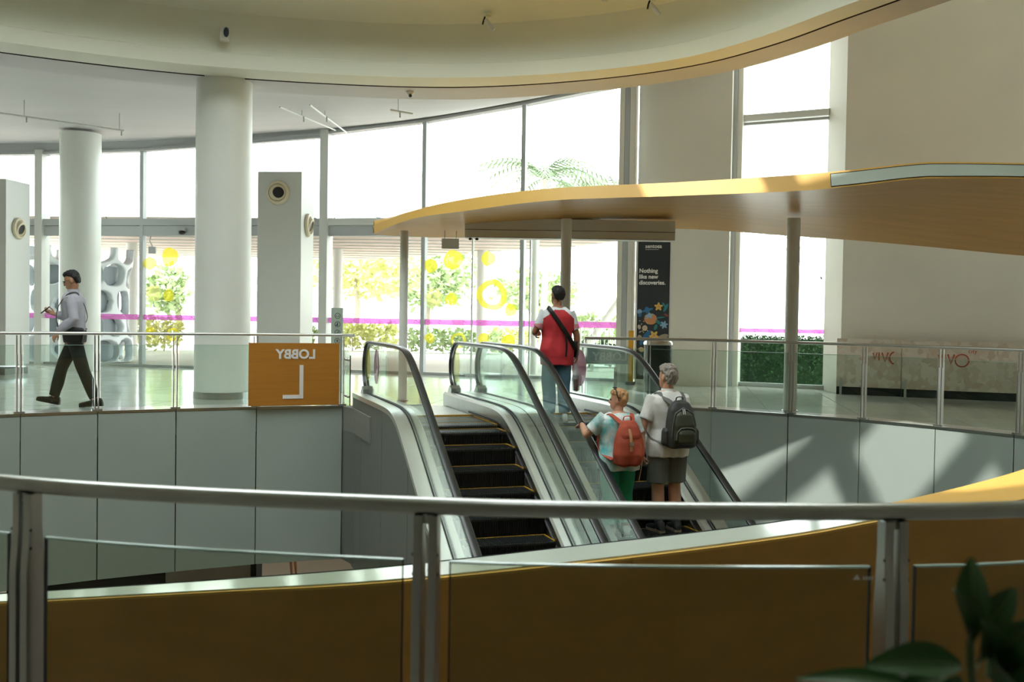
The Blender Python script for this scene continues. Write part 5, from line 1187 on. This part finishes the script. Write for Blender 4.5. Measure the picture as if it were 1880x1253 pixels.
q = MB(); q.loft([[p for p in superring(0, F.sp(1.47).y + dy, z*k, w*k, d*k, 20, 1)] for z, w, d, dy in ((1.445, .085, .085, -.005), (1.485, .068, .072, 0), (1.505, .064, .070, 0), (1.49, .06, .064, 0), (1.45, .058, .062, 0))]); q.build('collar', PS, r4, world=False, smooth=True)
m = F.head_m(); q = MB()
for e in (-1, 1): q.tube([m @ Vector(p) for p in ((e*.079, -.01, .0), (e*.078, .06, .006), (e*.062, .098, .006))], .002*k, 5); q.tube([m @ (Vector((e*.034, .101, .0)) + .021*Vector((math.cos(a), 0, .8*math.sin(a)))) for a in [2*math.pi*i/14 for i in range(15)]], .002*k, 5)
gl_ = empty('eyeglasses', r4.location, R(94), 'thin dark eyeglasses on the walking man', 'eyeglasses'); q.build('frame', BLK, gl_, world=False)
ph = empty('smartphone', r4.location, R(94), 'black smartphone held up by the walking man', 'phone')
pc = F.wri[1] + Vector((-.075, .095, .055))
MB().box((0, 0, 0), (.072, .012, .145)).build('body', BLK, ph, world=False, bevel=.003)
ob = ph.children[0]; ob.location = pc; ob.rotation_euler = (R(50), 0, .2)
MB().box((0, -.0065, 0), (.064, .001, .13)).build('screen', mat('phone screen', '#2b3038', .1), ob, world=False)
bg_ = empty('messenger_bag', r4.location, R(94), 'black messenger bag with grey strap worn by the walking man', 'bag')
q = MB(); pack_shell(q, [(0, 0, 0, .03, .03), (.03, 0, 0, .042, .12), (.13, 0, 0, .045, .135), (.20, 0, 0, .035, .13), (.22, 0, 0, .012, .11)])
mb = put(remesh(q, .007, 2), 'pouch', BLK, bg_); mb.location = (-.195, -.045, .83); mb.rotation_euler = (.05, 0, 0)
q = MB(); strap(q, [(-.235, .13, 1.05), (-.215, .16, 1.18), (-.17, .145, 1.33), (-.125, .06, 1.475), (-.085, -.03, 1.51), (-.06, -.08, 1.46), (.02, -.128, 1.3), (.13, -.11, 1.15), (.19, .0, 1.03), (.12, .15, 1.0), (-.10, .165, 1.0), (-.20, .10, 1.04)], .020, .005, (1, .2, .3)); q.build('strap', mat('grey webbing strap', '#4d5150', .7), bg_, world=False, smooth=True)
# ---- person on the level below
r5 = empty('person', (-5.5, 25.5, LZ), 1.2, 'distant person in dark clothes on the brown floor of the level below', 'person')
F = Fig(r5, 1.62); F.body(SKIN_C, .012); F.hair(mat('dark brown hair', '#2a211c', .6)); F.shirt('dark_dress', mat('dark dress', '#2a2424', .8), .03, .62, .7, flare=.15); F.shoes(BLK, BLK, length=.24)
# ------------------------------------------------------------------ plant close to the camera
GL = mat('dark glossy leaf', '#2f5a24', .45, var=.35, vscale=14); STM = mat('green stem', '#4c6236', .6)
pp = empty('potted_plant', (.66, 1.22, -.22), label='blurred green leafy plant in the lower right corner', cat='plant')
MB().lathe([(.10, 0), (.13, .02), (.15, .28), (.16, .30), (.14, .30), (.13, .26), (.005, .26)], (.66, 1.22, -.22), 24).build('pot', mat('grey planter', '#6b6a66', .6), pp, smooth=True)
def leaf(base, tip, w, nrm):
    b, t_ = Vector(base), Vector(tip); d = t_-b; s_ = d.cross(Vector(nrm)).normalized(); n_ = s_.cross(d).normalized(); q = MB(); rows_ = []
    for i in range(11):
        u = i/10; ww = w*math.sin(math.pi*min(1, u*.92+.04))**.8 * (1 - .25*u); c = b + d*u + n_*(.10*d.length*math.sin(math.pi*u))
        rows_.append([c + s_*ww*j + n_*(abs(j)*ww*.35) for j in (-1, -.5, 0, .5, 1)])
    q.loft(rows_, wrap=False, cap=False); o = q.build('leaf', GL, pp, smooth=True)
    MB().tube([r_[2] - n_*.001 for r_ in rows_], .0022, 5).build('midrib', STM, o)
def stem(*pts): MB().tube(catmull(pts, 5), .005, 6).build('stem', STM, pp, smooth=True)
stem((.66, 1.22, .05), (.63, 1.20, .4), (.56, 1.17, .78), (.535, 1.15, .90), (.545, 1.15, .935))
stem((.67, 1.23, .05), (.68, 1.22, .5), (.60, 1.19, .80), (.565, 1.16, .89))
stem((.65, 1.22, .05), (.60, 1.21, .5), (.52, 1.17, .80), (.50, 1.14, .875))
for L_ in (((.545, 1.15, .930), (.5385, 1.16, 1.008), .021, (-.6, -.8, .2)), ((.536, 1.15, .91), (.507, 1.13, .978), .021, (.4, -.9, .3)), ((.548, 1.15, .925), (.585, 1.15, .975), .019, (-.3, -.9, .3)),
           ((.525, 1.15, .885), (.405, 1.12, .893), .024, (0, -.75, .65)), ((.55, 1.16, .885), (.535, 1.12, .945), .030, (.2, -.9, .4)), ((.565, 1.16, .89), (.60, 1.13, .945), .024, (-.3, -.9, .3)),
           ((.56, 1.16, .87), (.54, 1.10, .905), .032, (.1, -.8, .6)), ((.50, 1.14, .870), (.44, 1.11, .865), .020, (0, -.6, .8)), ((.575, 1.17, .86), (.60, 1.11, .90), .030, (-.2, -.8, .5)), ((.49, 1.15, .85), (.33, 1.13, .873), .014, (0, -.6, .8)), ((.53, 1.15, .84), (.47, 1.10, .875), .024, (.1, -.8, .5))):
    leaf(*L_)
